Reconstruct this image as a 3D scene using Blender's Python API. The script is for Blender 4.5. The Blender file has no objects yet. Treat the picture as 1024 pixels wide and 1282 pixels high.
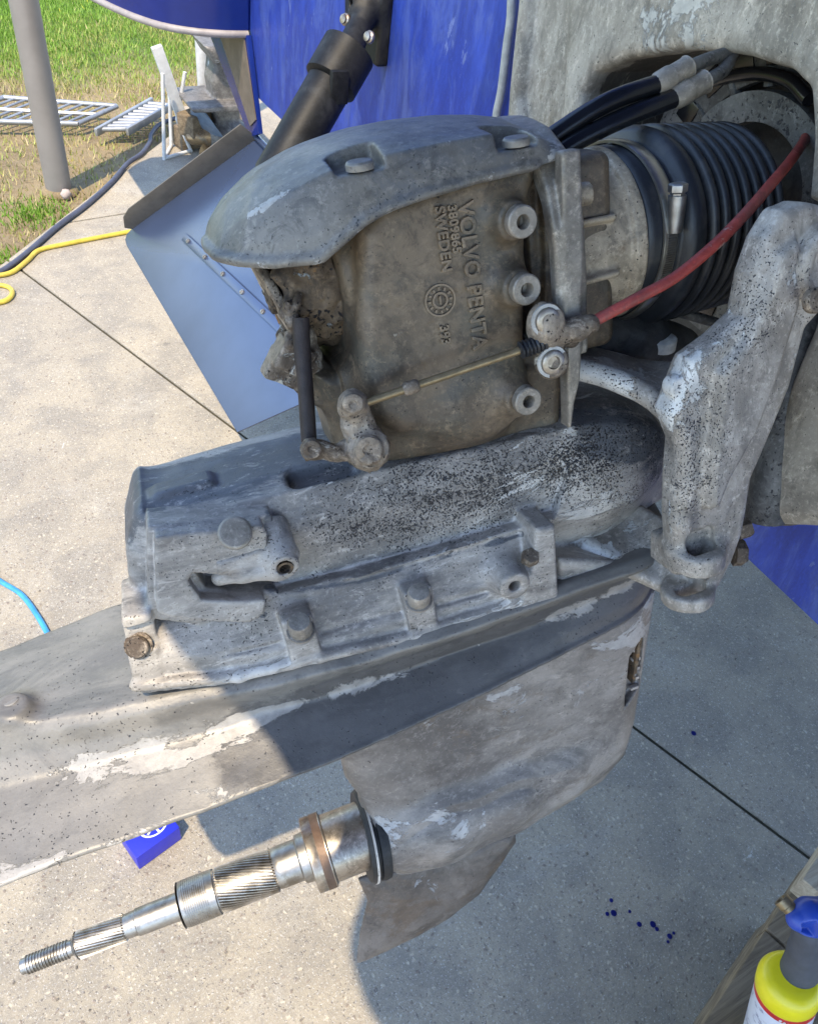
import bpy, bmesh, math, random
import numpy as np
import openvdb as vdb
from mathutils import Vector, Matrix
rnd = random.Random(7)
S = bpy.context.scene
COL = S.collection
# ------------------------------------------------------------------ frames
def nrm(v):
    v = np.array(v, float); return v/np.linalg.norm(v)
F = 1000.0; CAMZ = 1.5
dn = nrm([-173, -1007, -1000]); xw = nrm([2100, 632, -1000]); xw = nrm(xw-dn*xw.dot(dn))
RW = np.array([xw, np.cross(-dn, xw), -dn])              # camera axes -> world axes
dz = -nrm([300, -1800, -1000]); dx = nrm([4500, 1306, -1000]); dx = nrm(dx-dz*dx.dot(dz))
RD = np.array([dx, np.cross(dz, dx), dz])                # camera axes -> axes of the (trimmed, turned) drive
def cray(px, py): return np.array([(px-512)/F, (641-py)/F, -1.0])
OD = cray(600, 330)*0.66
CW = np.array([0, 0, CAMZ])
MD = np.eye(4); MD[:3, :3] = RW @ RD.T; MD[:3, 3] = RW @ OD + CW
M_D = Matrix(MD.tolist())
def _hit(R, o, px, py, x, y, z):
    d = R @ cray(px, py)
    ax, v = (0, x) if x is not None else (1, y) if y is not None else (2, z)
    return o+d*(v-o[ax])/d[ax]
def W(px, py, x=None, y=None, z=None): return _hit(RW, CW, px, py, x, y, z)
def D(px, py, x=None, y=None, z=None): return _hit(RD, -RD @ OD, px, py, x, y, z)
def D2W(p): return MD[:3, :3] @ np.array(p)+MD[:3, 3]
def W2D(p): return MD[:3, :3].T @ (np.array(p)-MD[:3, 3])
# ------------------------------------------------------------------ camera, sky, sun
cd = bpy.data.cameras.new('camera'); cam = bpy.data.objects.new('camera', cd); COL.objects.link(cam)
M = np.eye(4); M[:3, :3] = RW; M[:3, 3] = CW
cam.matrix_world = Matrix(M.tolist())
cd.sensor_fit = 'VERTICAL'; cd.sensor_height = 36; cd.lens = 36*F/1282; cd.clip_start = .02; cd.clip_end = 500
S.camera = cam
AZ, EL = math.radians(40), math.radians(63)
sdir = np.array([-math.cos(AZ)*math.cos(EL), -math.sin(AZ)*math.cos(EL), math.sin(EL)])   # towards the sun
wd = bpy.data.worlds.new('World'); S.world = wd; wd.use_nodes = True
nt = wd.node_tree; bg = nt.nodes['Background']
sk = nt.nodes.new('ShaderNodeTexSky'); sk.sky_type = 'NISHITA'; sk.sun_disc = False
sk.sun_elevation = EL; sk.sun_rotation = math.atan2(sdir[0], sdir[1]); sk.air_density = 1.0; sk.dust_density = .4; sk.ozone_density = 1.1
nt.links.new(sk.outputs[0], bg.inputs[0]); bg.inputs[1].default_value = 0.15
sl = bpy.data.lights.new('sun', 'SUN'); sl.energy = 2.0; sl.angle = math.radians(0.53); sl.color = (1, .84, .61)
so = bpy.data.objects.new('sun', sl); COL.objects.link(so)
so.rotation_euler = Vector(sdir.tolist()).to_track_quat('Z', 'Y').to_euler(); so.location = (-3, -3, 8)
S.view_settings.view_transform = 'Standard'; S.view_settings.look = 'None'
S.view_settings.exposure = 1.80; S.view_settings.gamma = 1.0
S.cycles.max_bounces = 6; S.cycles.use_denoising = True
# ------------------------------------------------------------------ object helpers
def setp(o, label=None, cat=None, group=None, kind=None):
    for k, v in (('label', label), ('category', cat), ('group', group), ('kind', kind)):
        if v: o[k] = v
    return o
def thing(name, label, cat, group=None, frame='W', loc=(0, 0, 0), kind=None):
    o = bpy.data.objects.new(name, None); COL.objects.link(o); o.empty_display_size = .05
    if frame == 'D':
        o.matrix_world = M_D @ Matrix.Translation(Vector([float(v) for v in loc]))
    else: o.location = loc
    o['_o'] = [float(v) for v in loc]
    return setp(o, label, cat, group, kind)
def off(parent):
    p = parent; t = np.zeros(3)
    if p is not None and '_o' in p.keys(): t = np.array(list(p['_o']))
    return t
class MB:
    def __init__(s): s.v = []; s.f = []; s.n = 0
    def add(s, v, f):
        s.v += [tuple(float(c) for c in p) for p in v]; s.f += [tuple(i+s.n for i in q) for q in f]; s.n += len(v); return s
    def box(s, c, size, R=None, bev=0):
        hx, hy, hz = [a/2 for a in size]; R = np.eye(3) if R is None else R
        if bev <= 0:
            v = [np.array(c)+R @ np.array([x*hx, y*hy, z*hz]) for x in (-1, 1) for y in (-1, 1) for z in (-1, 1)]
            return s.add(v, [(0, 1, 3, 2), (4, 6, 7, 5), (0, 4, 5, 1), (2, 3, 7, 6), (0, 2, 6, 4), (1, 5, 7, 3)])
        bm = bmesh.new(); bmesh.ops.create_cube(bm, size=1)
        for q in bm.verts: q.co.x *= size[0]; q.co.y *= size[1]; q.co.z *= size[2]
        bmesh.ops.bevel(bm, geom=bm.edges[:], offset=min(bev, .45*min(size)), segments=2, profile=.6, affect='EDGES')
        bm.verts.index_update()
        s.add([np.array(c)+R @ np.array(q.co) for q in bm.verts], [[q.index for q in f.verts] for f in bm.faces]); bm.free(); return s
    def rings(s, rings, cap=True, closed=True):
        m = len(rings[0]); v = [p for r in rings for p in r]; f = []
        for i in range(len(rings)-1):
            for j in range(m if closed else m-1):
                k = (j+1) % m
                f.append((i*m+j, i*m+k, (i+1)*m+k, (i+1)*m+j))
        if cap: f.append(tuple(range(m))[::-1]); f.append(tuple((len(rings)-1)*m+j for j in range(m)))
        return s.add(v, f)
    def tube(s, path, r, seg=10, cap=True):
        P = [np.array(p, float) for p in path]; rs = r if hasattr(r, '__len__') else [r]*len(P)
        T = [nrm(P[min(i+1, len(P)-1)]-P[max(i-1, 0)]) for i in range(len(P))]
        a = np.cross(T[0], [0.31, 0.2, .93]); a = nrm(a); R = []
        for i, p in enumerate(P):
            a = nrm(a-T[i]*a.dot(T[i])); b = np.cross(T[i], a)
            R.append([p+rs[i]*(math.cos(t)*a+math.sin(t)*b) for t in [2*math.pi*j/seg for j in range(seg)]])
        return s.rings(R, cap)
    def lathe(s, prof, p0, ax, seg=32, cap=True, ang=0):
        ax = nrm(ax); a = np.cross(ax, [0.13, .05, .99]); a = nrm(a); b = np.cross(ax, a); p0 = np.array(p0, float)
        R = [[p0+ax*t+r*(math.cos(q)*a+math.sin(q)*b) for q in [ang+2*math.pi*j/seg for j in range(seg)]] for t, r in prof]
        return s.rings(R, cap)
    def prism(s, poly, ext):       # poly: 3D planar points, ext: vector
        n = len(poly); e = np.array(ext); v = [np.array(p) for p in poly]+[np.array(p)+e for p in poly]
        return s.add(v, [tuple(range(n))[::-1], tuple(range(n, 2*n))]+[(i, (i+1) % n, n+(i+1) % n, n+i) for i in range(n)])
    def build(s, name, mat, parent=None, smooth=None, bevel=0, sub=0, label=None, kind=None):
        o0 = off(parent) if parent is not None and parent.type == 'EMPTY' else (off(parent.parent) if parent is not None and parent.parent else np.zeros(3))
        me = bpy.data.meshes.new(name)
        me.from_pydata([tuple(np.array(p)-o0) for p in s.v], [], s.f); me.validate()
        bm = bmesh.new(); bm.from_mesh(me); bmesh.ops.recalc_face_normals(bm, faces=bm.faces)
        if bevel:
            ed = [e for e in bm.edges if len(e.link_faces) == 2 and e.calc_face_angle(0) > .6]
            if ed: bmesh.ops.bevel(bm, geom=ed, offset=bevel, segments=2, profile=.7, affect='EDGES', clamp_overlap=True)
        if smooth is not None:
            for f in bm.faces: f.smooth = True
            for e in bm.edges:
                if len(e.link_faces) == 2 and e.calc_face_angle(0) > math.radians(smooth): e.smooth = False
        bm.to_mesh(me); bm.free()
        me.materials.append(mat)
        o = bpy.data.objects.new(name, me); COL.objects.link(o)
        if parent is not None: o.parent = parent
        return setp(o, label, kind=kind)
def spl(pts, n=24):      # Catmull-Rom through the points
    P = [np.array(p, float) for p in pts]; P = [2*P[0]-P[1]]+P+[2*P[-1]-P[-2]]; out = []
    m = len(P)-3
    for k in range(n+1):
        u = k/n*m; i = min(int(u), m-1); t = u-i; a, b, c, d = P[i:i+4]
        out.append(.5*((2*b)+(c-a)*t+(2*a-5*b+4*c-d)*t*t+(3*b-a-3*c+d)*t**3))
    return out
# ------------------------------------------------------------------ signed distance modelling for the castings
def vnoise(P, sc, seed=0):
    q = P*sc+seed*17.3; i = np.floor(q).astype(np.int64); f = q-i; f = f*f*(3-2*f)
    def h(a, b, c):
        n = (a*73856093) ^ (b*19349663) ^ (c*83492791) ^ (seed*7919)
        n = (n ^ (n >> 13))*1274126177 & 0x7fffffff
        return ((n ^ (n >> 16)) & 0xffff)/65535.0
    r = 0
    for dx_ in (0, 1):
        for dy_ in (0, 1):
            for dz_ in (0, 1):
                w = (f[:, 0] if dx_ else 1-f[:, 0])*(f[:, 1] if dy_ else 1-f[:, 1])*(f[:, 2] if dz_ else 1-f[:, 2])
                r = r+w*h(i[:, 0]+dx_, i[:, 1]+dy_, i[:, 2]+dz_)
    return r*2-1
class SDF:
    def __init__(s, lo, hi, h):
        s.lo = np.array(lo, float); s.h = h; s.n = np.ceil((np.array(hi)-s.lo)/h).astype(int)+1
        s.d = np.full(tuple(s.n), 1.0, np.float32)
    def ax(s, sl=None):
        r = []
        for a in range(3):
            i0, i1 = (0, s.n[a]) if sl is None else (sl[a].start, sl[a].stop)
            v = (s.lo[a]+np.arange(i0, i1)*s.h).astype(np.float32); sh = [1, 1, 1]; sh[a] = -1; r.append(v.reshape(sh))
        return r
    def win(s, a, b, pad):
        a = np.array(a)-pad; b = np.array(b)+pad
        i0 = np.clip(np.floor((a-s.lo)/s.h).astype(int), 0, s.n-1); i1 = np.clip(np.ceil((b-s.lo)/s.h).astype(int)+1, 1, s.n)
        return tuple(slice(int(p), int(max(q, p+1))) for p, q in zip(i0, i1))
    def comb(s, sl, e, op, k):
        d = s.d[sl]
        if op == 'i':
            r = np.maximum(d, e)
            if k: r = r+np.maximum(k-np.abs(d-e), 0)**2/(4*k)
        elif op == 's':
            r = np.maximum(d, -e)
            if k: r = r+np.maximum(k-np.abs(d+e), 0)**2/(4*k)
        else:
            r = np.minimum(d, e)
            if k: r = r-np.maximum(k-np.abs(d-e), 0)**2/(4*k)
        s.d[sl] = r; return s
    def cyl(s, p0, p1, r0, r1=None, op='u', k=0, rnd_=0):
        p0, p1 = np.array(p0, float), np.array(p1, float); r1 = r0 if r1 is None else r1; L = np.linalg.norm(p1-p0); a = (p1-p0)/L; m = max(r0, r1)
        sl = s.win(np.minimum(p0, p1)-m, np.maximum(p0, p1)+m, max(k, .004)+.004); X, Y, Z = s.ax(sl); X = X-p0[0]; Y = Y-p0[1]; Z = Z-p0[2]
        t = X*a[0]+Y*a[1]+Z*a[2]; q = np.sqrt(np.maximum(X*X+Y*Y+Z*Z-t*t, 0))
        dr = q-(r0+(r1-r0)*np.clip(t/L, 0, 1))+rnd_; dt = np.abs(t-L/2)-L/2+rnd_
        return s.comb(sl, np.minimum(np.maximum(dr, dt), 0)+np.hypot(np.maximum(dr, 0), np.maximum(dt, 0))-rnd_, op, k)
    def cap(s, p0, p1, r0, r1=None, op='u', k=0):
        p0, p1 = np.array(p0, float), np.array(p1, float); r1 = r0 if r1 is None else r1; m = max(r0, r1)
        sl = s.win(np.minimum(p0, p1)-m, np.maximum(p0, p1)+m, max(k, .004)+.004); X, Y, Z = s.ax(sl); v = p1-p0; L2 = max(v.dot(v), 1e-9); X = X-p0[0]; Y = Y-p0[1]; Z = Z-p0[2]
        t = np.clip((X*v[0]+Y*v[1]+Z*v[2])/L2, 0, 1)
        return s.comb(sl, np.sqrt((X-t*v[0])**2+(Y-t*v[1])**2+(Z-t*v[2])**2)-(r0+(r1-r0)*t), op, k)
    def path(s, pts, rs, op='u', k=0):
        for i in range(len(pts)-1):
            a = rs if not hasattr(rs, '__len__') else rs[i]; b = rs if not hasattr(rs, '__len__') else rs[i+1]
            s.cap(pts[i], pts[i+1], a, b, op, k)
        return s
    def box(s, c, half, R=None, rnd_=0.003, op='u', k=0):
        c = np.array(c, float); half = np.array(half, float); R = np.eye(3) if R is None else R     # columns of R = box axes
        e = np.abs(R) @ half; sl = s.win(c-e, c+e, max(k, .004)+.004); X, Y, Z = s.ax(sl); X = X-c[0]; Y = Y-c[1]; Z = Z-c[2]
        q = [np.abs(X*R[0, i]+Y*R[1, i]+Z*R[2, i])-half[i]+rnd_ for i in range(3)]
        return s.comb(sl, np.sqrt(sum(np.maximum(a, 0)**2 for a in q))+np.minimum(np.maximum(np.maximum(q[0], q[1]), q[2]), 0)-rnd_, op, k)
    def ell(s, c, rad, op='u', k=0):
        c = np.array(c, float); rad = np.array(rad, float); sl = s.win(c-rad, c+rad, max(k, .004)+.004); X, Y, Z = s.ax(sl)
        X = (X-c[0]); Y = (Y-c[1]); Z = (Z-c[2])
        k0 = np.sqrt((X/rad[0])**2+(Y/rad[1])**2+(Z/rad[2])**2); k1 = np.sqrt((X/rad[0]**2)**2+(Y/rad[1]**2)**2+(Z/rad[2]**2)**2)+1e-9
        return s.comb(sl, k0*(k0-1)/k1, op, k)
    def poly2(s, poly, axis, sl):
        u, v = [a for a in range(3) if a != axis]; A = s.ax(sl)
        U = A[u].reshape(-1, 1); V = A[v].reshape(1, -1); P = np.array(poly, float); n = len(P)
        d = np.full((U.size, V.size), 1e9); sg = np.ones((U.size, V.size))
        for i in range(n):
            a = P[i]; b = P[(i+1) % n]; e = b-a; wx = U-a[0]; wy = V-a[1]
            t = np.clip((wx*e[0]+wy*e[1])/max(e.dot(e), 1e-12), 0, 1)
            d = np.minimum(d, (wx-t*e[0])**2+(wy-t*e[1])**2)
            c = (V >= a[1]) != (V >= b[1])
            xi = a[0]+(V-a[1])*e[0]/(e[1] if abs(e[1]) > 1e-12 else 1e-12)
            sg = np.where(c & (U < xi), -sg, sg)
        d = (np.sqrt(d)*sg).astype(np.float32)
        sh = [1, 1, 1]; sh[u] = U.size; sh[v] = V.size
        return d.reshape(sh), A[axis]
    def prism(s, poly, axis, c0, c1, op='u', k=0, rnd_=0.002, full=False):
        P = np.array(poly, float); u, v = [a for a in range(3) if a != axis]; a = np.zeros(3); b = np.zeros(3)
        a[u], a[v], a[axis] = P[:, 0].min(), P[:, 1].min(), min(c0, c1); b[u], b[v], b[axis] = P[:, 0].max(), P[:, 1].max(), max(c0, c1)
        sl = s.win(a, b, 9 if full or op == 'i' else max(k, .004)+.006)
        d2, C = s.poly2(poly, axis, sl); d2 = d2+rnd_; dc = np.abs(C-(c0+c1)/2)-abs(c1-c0)/2+rnd_
        return s.comb(sl, np.minimum(np.maximum(d2, dc), 0)+np.hypot(np.maximum(d2, 0), np.maximum(dc, 0))-rnd_, op, k)
    def foil(s, poly, axis, c, T, Lr, op='u', k=0, pw=.5):       # plate whose thickness swells inwards from its outline
        P = np.array(poly, float); u, v = [a for a in range(3) if a != axis]; a = np.zeros(3); b = np.zeros(3)
        a[u], a[v], a[axis] = P[:, 0].min(), P[:, 1].min(), c-T; b[u], b[v], b[axis] = P[:, 0].max(), P[:, 1].max(), c+T
        sl = s.win(a, b, max(k, .004)+.006); d2, C = s.poly2(poly, axis, sl)
        q = 1-np.clip(-d2/Lr, 0, 1); th = T*np.maximum(1-q*q, 0)**pw
        e = np.where(d2 > 0, np.hypot(d2, np.maximum(np.abs(C-c), 0)), (np.abs(C-c)-th)*.8)
        return s.comb(sl, e.astype(np.float32), op, k)
    def loft(s, rings, op='u', k=0, hw=None):
        m = len(rings[0]); V = np.array([p for r in rings for p in r], float); Q = []; T = []
        for i in range(len(rings)-1):
            for j in range(m):
                kk = (j+1) % m; Q.append((i*m+j, i*m+kk, (i+1)*m+kk, (i+1)*m+j))
        V = np.vstack([V, np.mean(rings[0], axis=0), np.mean(rings[-1], axis=0)]); c0 = len(V)-2; c1 = len(V)-1; b = (len(rings)-1)*m
        for j in range(m): T.append((c0, (j+1) % m, j)); T.append((c1, b+j, b+(j+1) % m))
        pts = ((V-s.lo)/s.h).astype(np.float32)
        hwv = hw or max(4, int(max(k, .006)/s.h)+2)
        g = vdb.FloatGrid.createLevelSetFromPolygons(pts, triangles=np.array(T, np.uint32), quads=np.array(Q, np.uint32), transform=vdb.createLinearTransform(1.0), halfWidth=hwv)
        e = np.empty(tuple(s.n), np.float32); g.copyToArray(e, ijk=(0, 0, 0)); e *= s.h
        return s.comb(tuple(slice(0, int(q)) for q in s.n), e, op, k)
    def surf(s, p, side=-1):       # point of the casting's skin straight in along y from p
        i = np.clip(np.round((np.array(p)-s.lo)/s.h).astype(int), 0, s.n-1); col = s.d[i[0], :, i[2]]; w_ = np.where(col < 0)[0]
        if not len(w_): return np.array(p, float)
        j = w_[0]; y = s.lo[1]+j*s.h; y -= s.h*(-col[j])/max(1e-6, col[j-1]-col[j]) if j else 0
        return np.array([p[0], y, p[2]])
    def mesh(s, name, mat, parent, wob=.0004, wsc=60, pit=0.0, wear=None, pits=None, paint=None, label=None):
        h = s.h; d = np.clip(s.d/h, -3, 3).astype(np.float32)
        d[0], d[-1] = 3, 3; d[:, 0], d[:, -1] = 3, 3; d[:, :, 0], d[:, :, -1] = 3, 3
        g = vdb.FloatGrid(3.0); g.copyFromArray(d); p, q = g.convertToQuads(0.0)
        p = np.asarray(p, float)*h+s.lo
        if wob: 
            w = wob*(vnoise(p, wsc, 3)+.5*vnoise(p, wsc*2.3, 5)); p[:, 0] += w*.6; p[:, 1] += w*.9; p[:, 2] += wob*vnoise(p, wsc*1.3, 9)
        o0 = off(parent) if parent is not None and parent.type == 'EMPTY' else np.zeros(3)
        p = p-o0
        me = bpy.data.meshes.new(name); nv, nf = len(p), len(q); me.vertices.add(nv); me.vertices.foreach_set('co', p.astype(np.float32).ravel())
        me.loops.add(nf*4); me.loops.foreach_set('vertex_index', np.asarray(q, np.int32)[:, ::-1].ravel())
        me.polygons.add(nf); me.polygons.foreach_set('loop_start', np.arange(0, nf*4, 4, dtype=np.int32)); me.update(calc_edges=True)
        me.polygons.foreach_set('use_smooth', np.ones(nf, bool)); me.materials.append(mat)
        for an_, lst_ in (('wear', wear), ('pits', pits), ('paint', paint)):
            if not lst_: continue
            pw = p+o0; wv = np.zeros(nv)
            for ln_, rad, st_ in lst_:
                L_ = np.array(ln_, float); dm_ = np.full(nv, 1e9)
                for i in range(len(L_)-1):
                    a_, b_ = L_[i], L_[i+1]; e_ = b_-a_; t_ = np.clip(((pw-a_) @ e_)/max(e_ @ e_, 1e-12), 0, 1); dm_ = np.minimum(dm_, np.linalg.norm(pw-a_-t_[:, None]*e_, axis=1))
                wv = np.maximum(wv, st_*np.clip(1-dm_/rad, 0, 1)**.7)
            me.attributes.new(an_, 'FLOAT', 'POINT').data.foreach_set('value', wv.astype(np.float32))
        o = bpy.data.objects.new(name, me); COL.objects.link(o)
        if parent is not None: o.parent = parent
        return setp(o, label)
def xz(pts, y): return [tuple(D(px, py, y=y)[[0, 2]]) for px, py in pts]
# ------------------------------------------------------------------ materials
class NM:
    def __init__(s, name):
        s.m = bpy.data.materials.new(name); s.m.use_nodes = True; s.t = s.m.node_tree; s.b = s.t.nodes['Principled BSDF']; s.tc = s.t.nodes.new('ShaderNodeTexCoord')
        s.co = s.tc.outputs['Object']
    def lk(s, a, b): s.t.links.new(a, b)
    def new(s, k, **kw):
        n = s.t.nodes.new(k)
        for a, b in kw.items(): setattr(n, a, b)
        return n
    def val(s, sock, v):
        if hasattr(v, 'node'): s.lk(v, sock)
        else:
            if hasattr(v, '__len__') and len(v) == 3 and sock.type == 'RGBA': v = (*v, 1)
            sock.default_value = v
    def mapc(s, scale=(1, 1, 1), rot=(0, 0, 0), loc=(0, 0, 0), src=None):
        n = s.new('ShaderNodeMapping'); s.lk(src or s.co, n.inputs[0]); n.inputs['Scale'].default_value = scale; n.inputs['Rotation'].default_value = rot; n.inputs['Location'].default_value = loc
        return n.outputs[0]
    def noise(s, sc, det=4, ro=.55, co=None, dist=0, lac=2.0):
        n = s.new('ShaderNodeTexNoise'); s.lk(co or s.co, n.inputs['Vector'])
        for k, v in (('Scale', sc), ('Detail', det), ('Roughness', ro), ('Distortion', dist), ('Lacunarity', lac)): n.inputs[k].default_value = v
        return n.outputs['Fac']
    def vor(s, sc, co=None, feat='F1', out='Distance', rand=1):
        n = s.new('ShaderNodeTexVoronoi', feature=feat); s.lk(co or s.co, n.inputs['Vector']); n.inputs['Scale'].default_value = sc; n.inputs['Randomness'].default_value = rand
        return n.outputs[out]
    def step(s, x, a, b):
        n = s.new('ShaderNodeMapRange'); n.inputs['From Min'].default_value = a; n.inputs['From Max'].default_value = b; n.interpolation_type = 'SMOOTHSTEP'; s.lk(x, n.inputs[0]); return n.outputs[0]
    def math(s, op, a, b=None):
        n = s.new('ShaderNodeMath', operation=op); s.val(n.inputs[0], a)
        if b is not None: s.val(n.inputs[1], b)
        return n.outputs[0]
    def mix(s, f, a, b, mode='MIX'):
        n = s.new('ShaderNodeMix', data_type='RGBA', blend_type=mode); s.val(n.inputs[0], f); s.val(n.inputs[6], a); s.val(n.inputs[7], b); return n.outputs[2]
    def sep(s, co=None):
        n = s.new('ShaderNodeSeparateXYZ'); s.lk(co or s.co, n.inputs[0]); return n.outputs
    def out(s, col=None, rough=.6, metal=0, bump=None, bd=.001, bs=1.0, spec=.5):
        if col is not None: s.val(s.b.inputs['Base Color'], col)
        s.val(s.b.inputs['Roughness'], rough); s.val(s.b.inputs['Metallic'], metal); s.b.inputs['Specular IOR Level'].default_value = spec
        if bump is not None:
            n = s.new('ShaderNodeBump'); n.inputs['Distance'].default_value = bd; n.inputs['Strength'].default_value = bs; s.lk(bump, n.inputs['Height']); s.lk(n.outputs[0], s.b.inputs['Normal'])
        return s.m
def plain(name, col, rough=.5, metal=0, var=.25, sc=30, bd=.0004, dirt=None):
    m = NM(name); n = m.noise(sc, 6, .65); c2 = tuple(c*(1-var) for c in col); c = m.mix(m.step(n, .35, .65), col, c2)
    n2 = m.noise(sc*7, 4, .7)
    if dirt: c = m.mix(m.math('MULTIPLY', m.step(m.noise(sc*.6, 7, .7), .5, .62), .8), c, dirt)
    return m.out(c, m.step(n2, -.5, 1.2) if rough is None else rough, metal, m.math('ADD', n, m.math('MULTIPLY', n2, .5)), bd)
def cast(name, ca, cb, cc=None, white=(.6, .62, .63), wa=.58, ws=22, dark=(.02, .02, .025), paint=None, edge=.45, mot=1.0, da=.0, ds=420, dm=9, rough=.62, metal=.25, streak=(1, 1, 1), bd=.0012, seed=0, wmask=6, brown=None, ba=.56):
    if seed:      # the warm, slightly yellow tone of bare and greasy cast aluminium
        tn_ = lambda q: tuple(v*w for v, w in zip(q, (1.03, .985, .925)))
        ca, cb, white = tn_(ca), tn_(cb), tn_(white); cc = tn_(cc) if cc else cc; paint = tn_(paint) if paint else paint
    m = NM(name); co = m.mapc(streak, loc=(seed, seed*1.7, seed*.3))
    big = m.noise(7, 8, .68, co, .4); mid = m.noise(26, 9, .72, co, .3); fine = m.noise(190, 5, .75); pt = m.noise(900, 2, .6)
    c = m.mix(m.step(big, .38, .6), ca, cb)
    if cc: c = m.mix(m.step(m.noise(13, 8, .7, m.mapc(streak, loc=(5+seed, 2, 1)), .8), .46, .62), c, cc)
    if brown: c = m.mix(m.math('MULTIPLY', m.step(m.noise(11, 9, .75, m.mapc(streak, loc=(seed, 9, 4)), .5), ba, ba+.08), .75), c, brown)
    c = m.mix(m.math('MULTIPLY', m.step(mid, .45, .60), .5*mot), c, tuple(v*.5 for v in ca))
    c = m.mix(m.math('MULTIPLY', m.step(fine, .5, .68), .35*mot), c, tuple(min(1, v*1.7) for v in cb))
    def attr(nm_):
        q_ = m.new('ShaderNodeAttribute'); q_.attribute_name = nm_; q_.attribute_type = 'GEOMETRY'; return q_.outputs['Fac']
    if paint:  # mask holds dark coats and also shade put into the colour
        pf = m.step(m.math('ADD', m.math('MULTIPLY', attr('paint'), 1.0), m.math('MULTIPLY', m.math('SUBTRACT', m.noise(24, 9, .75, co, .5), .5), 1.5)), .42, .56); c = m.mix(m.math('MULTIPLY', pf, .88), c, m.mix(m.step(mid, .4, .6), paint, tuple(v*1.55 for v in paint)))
    c = m.mix(m.math('MULTIPLY', m.step(m.noise(48, 8, .8, m.mapc(streak, loc=(2+seed, 1, 1)), .6), .50, .64), .60*mot), c, tuple(v*.42 for v in ca))
    c = m.mix(m.math('MULTIPLY', m.step(m.noise(75, 7, .8, m.mapc(streak, loc=(7, 1+seed, 3)), .4), .55, .66), .45*mot), c, tuple(min(1, v*1.9) for v in cb))
    geo = m.new('ShaderNodeNewGeometry'); c = m.mix(m.math('MULTIPLY', m.step(geo.outputs['Pointiness'], .515, .57), edge), c, tuple(min(1, v*2.0) for v in cb))
    wf = m.noise(ws, 10, .72, m.mapc(streak, loc=(3+seed, 7, 2)), .6); wm = m.noise(wmask, 3, .5, m.mapc(streak, loc=(1, 4+seed, 8)))
    wsum = m.math('ADD', wf, m.math('MULTIPLY', m.math('SUBTRACT', wm, .5), .9))
    at = m.new('ShaderNodeAttribute'); at.attribute_name = 'wear'; at.attribute_type = 'GEOMETRY'; wsum = m.math('ADD', wsum, m.math('MULTIPLY', at.outputs['Fac'], .30))
    flake = m.step(wsum, wa, wa+.035)
    c = m.mix(m.math('MULTIPLY', flake, .85), c, m.mix(m.step(m.noise(60, 6, .7), .35, .65), white, tuple(v*.72 for v in white)))
    hgt = m.math('ADD', m.math('MULTIPLY', big, .6), m.math('ADD', m.math('MULTIPLY', fine, .22), m.math('MULTIPLY', flake, .25)))
    hgt = m.math('ADD', hgt, m.math('MULTIPLY', pt, .06))
    if da:
        v = m.math('MAXIMUM', m.math('SUBTRACT', m.noise(ds, 2, .5), .01), m.math('SUBTRACT', m.noise(ds*.4, 9, .84, m.mapc(loc=(3, 1, 7))), .028)); msk = m.step(m.noise(dm*2.2, 8, .74, m.mapc((1, 1, 1), loc=(2+seed, 2, 6)), .6), .42, .62)
        sp = m.step(m.math('ADD', v, m.math('ADD', m.math('MULTIPLY', msk, da), m.math('MULTIPLY', attr('pits'), .13))), .70, .77)
        c = m.mix(sp, c, dark); hgt = m.math('SUBTRACT', hgt, m.math('MULTIPLY', sp, .5))
    return m.out(c, m.step(m.noise(40, 5, .6), -rough, 1.6-rough) if False else rough, metal, hgt, bd)
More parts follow.
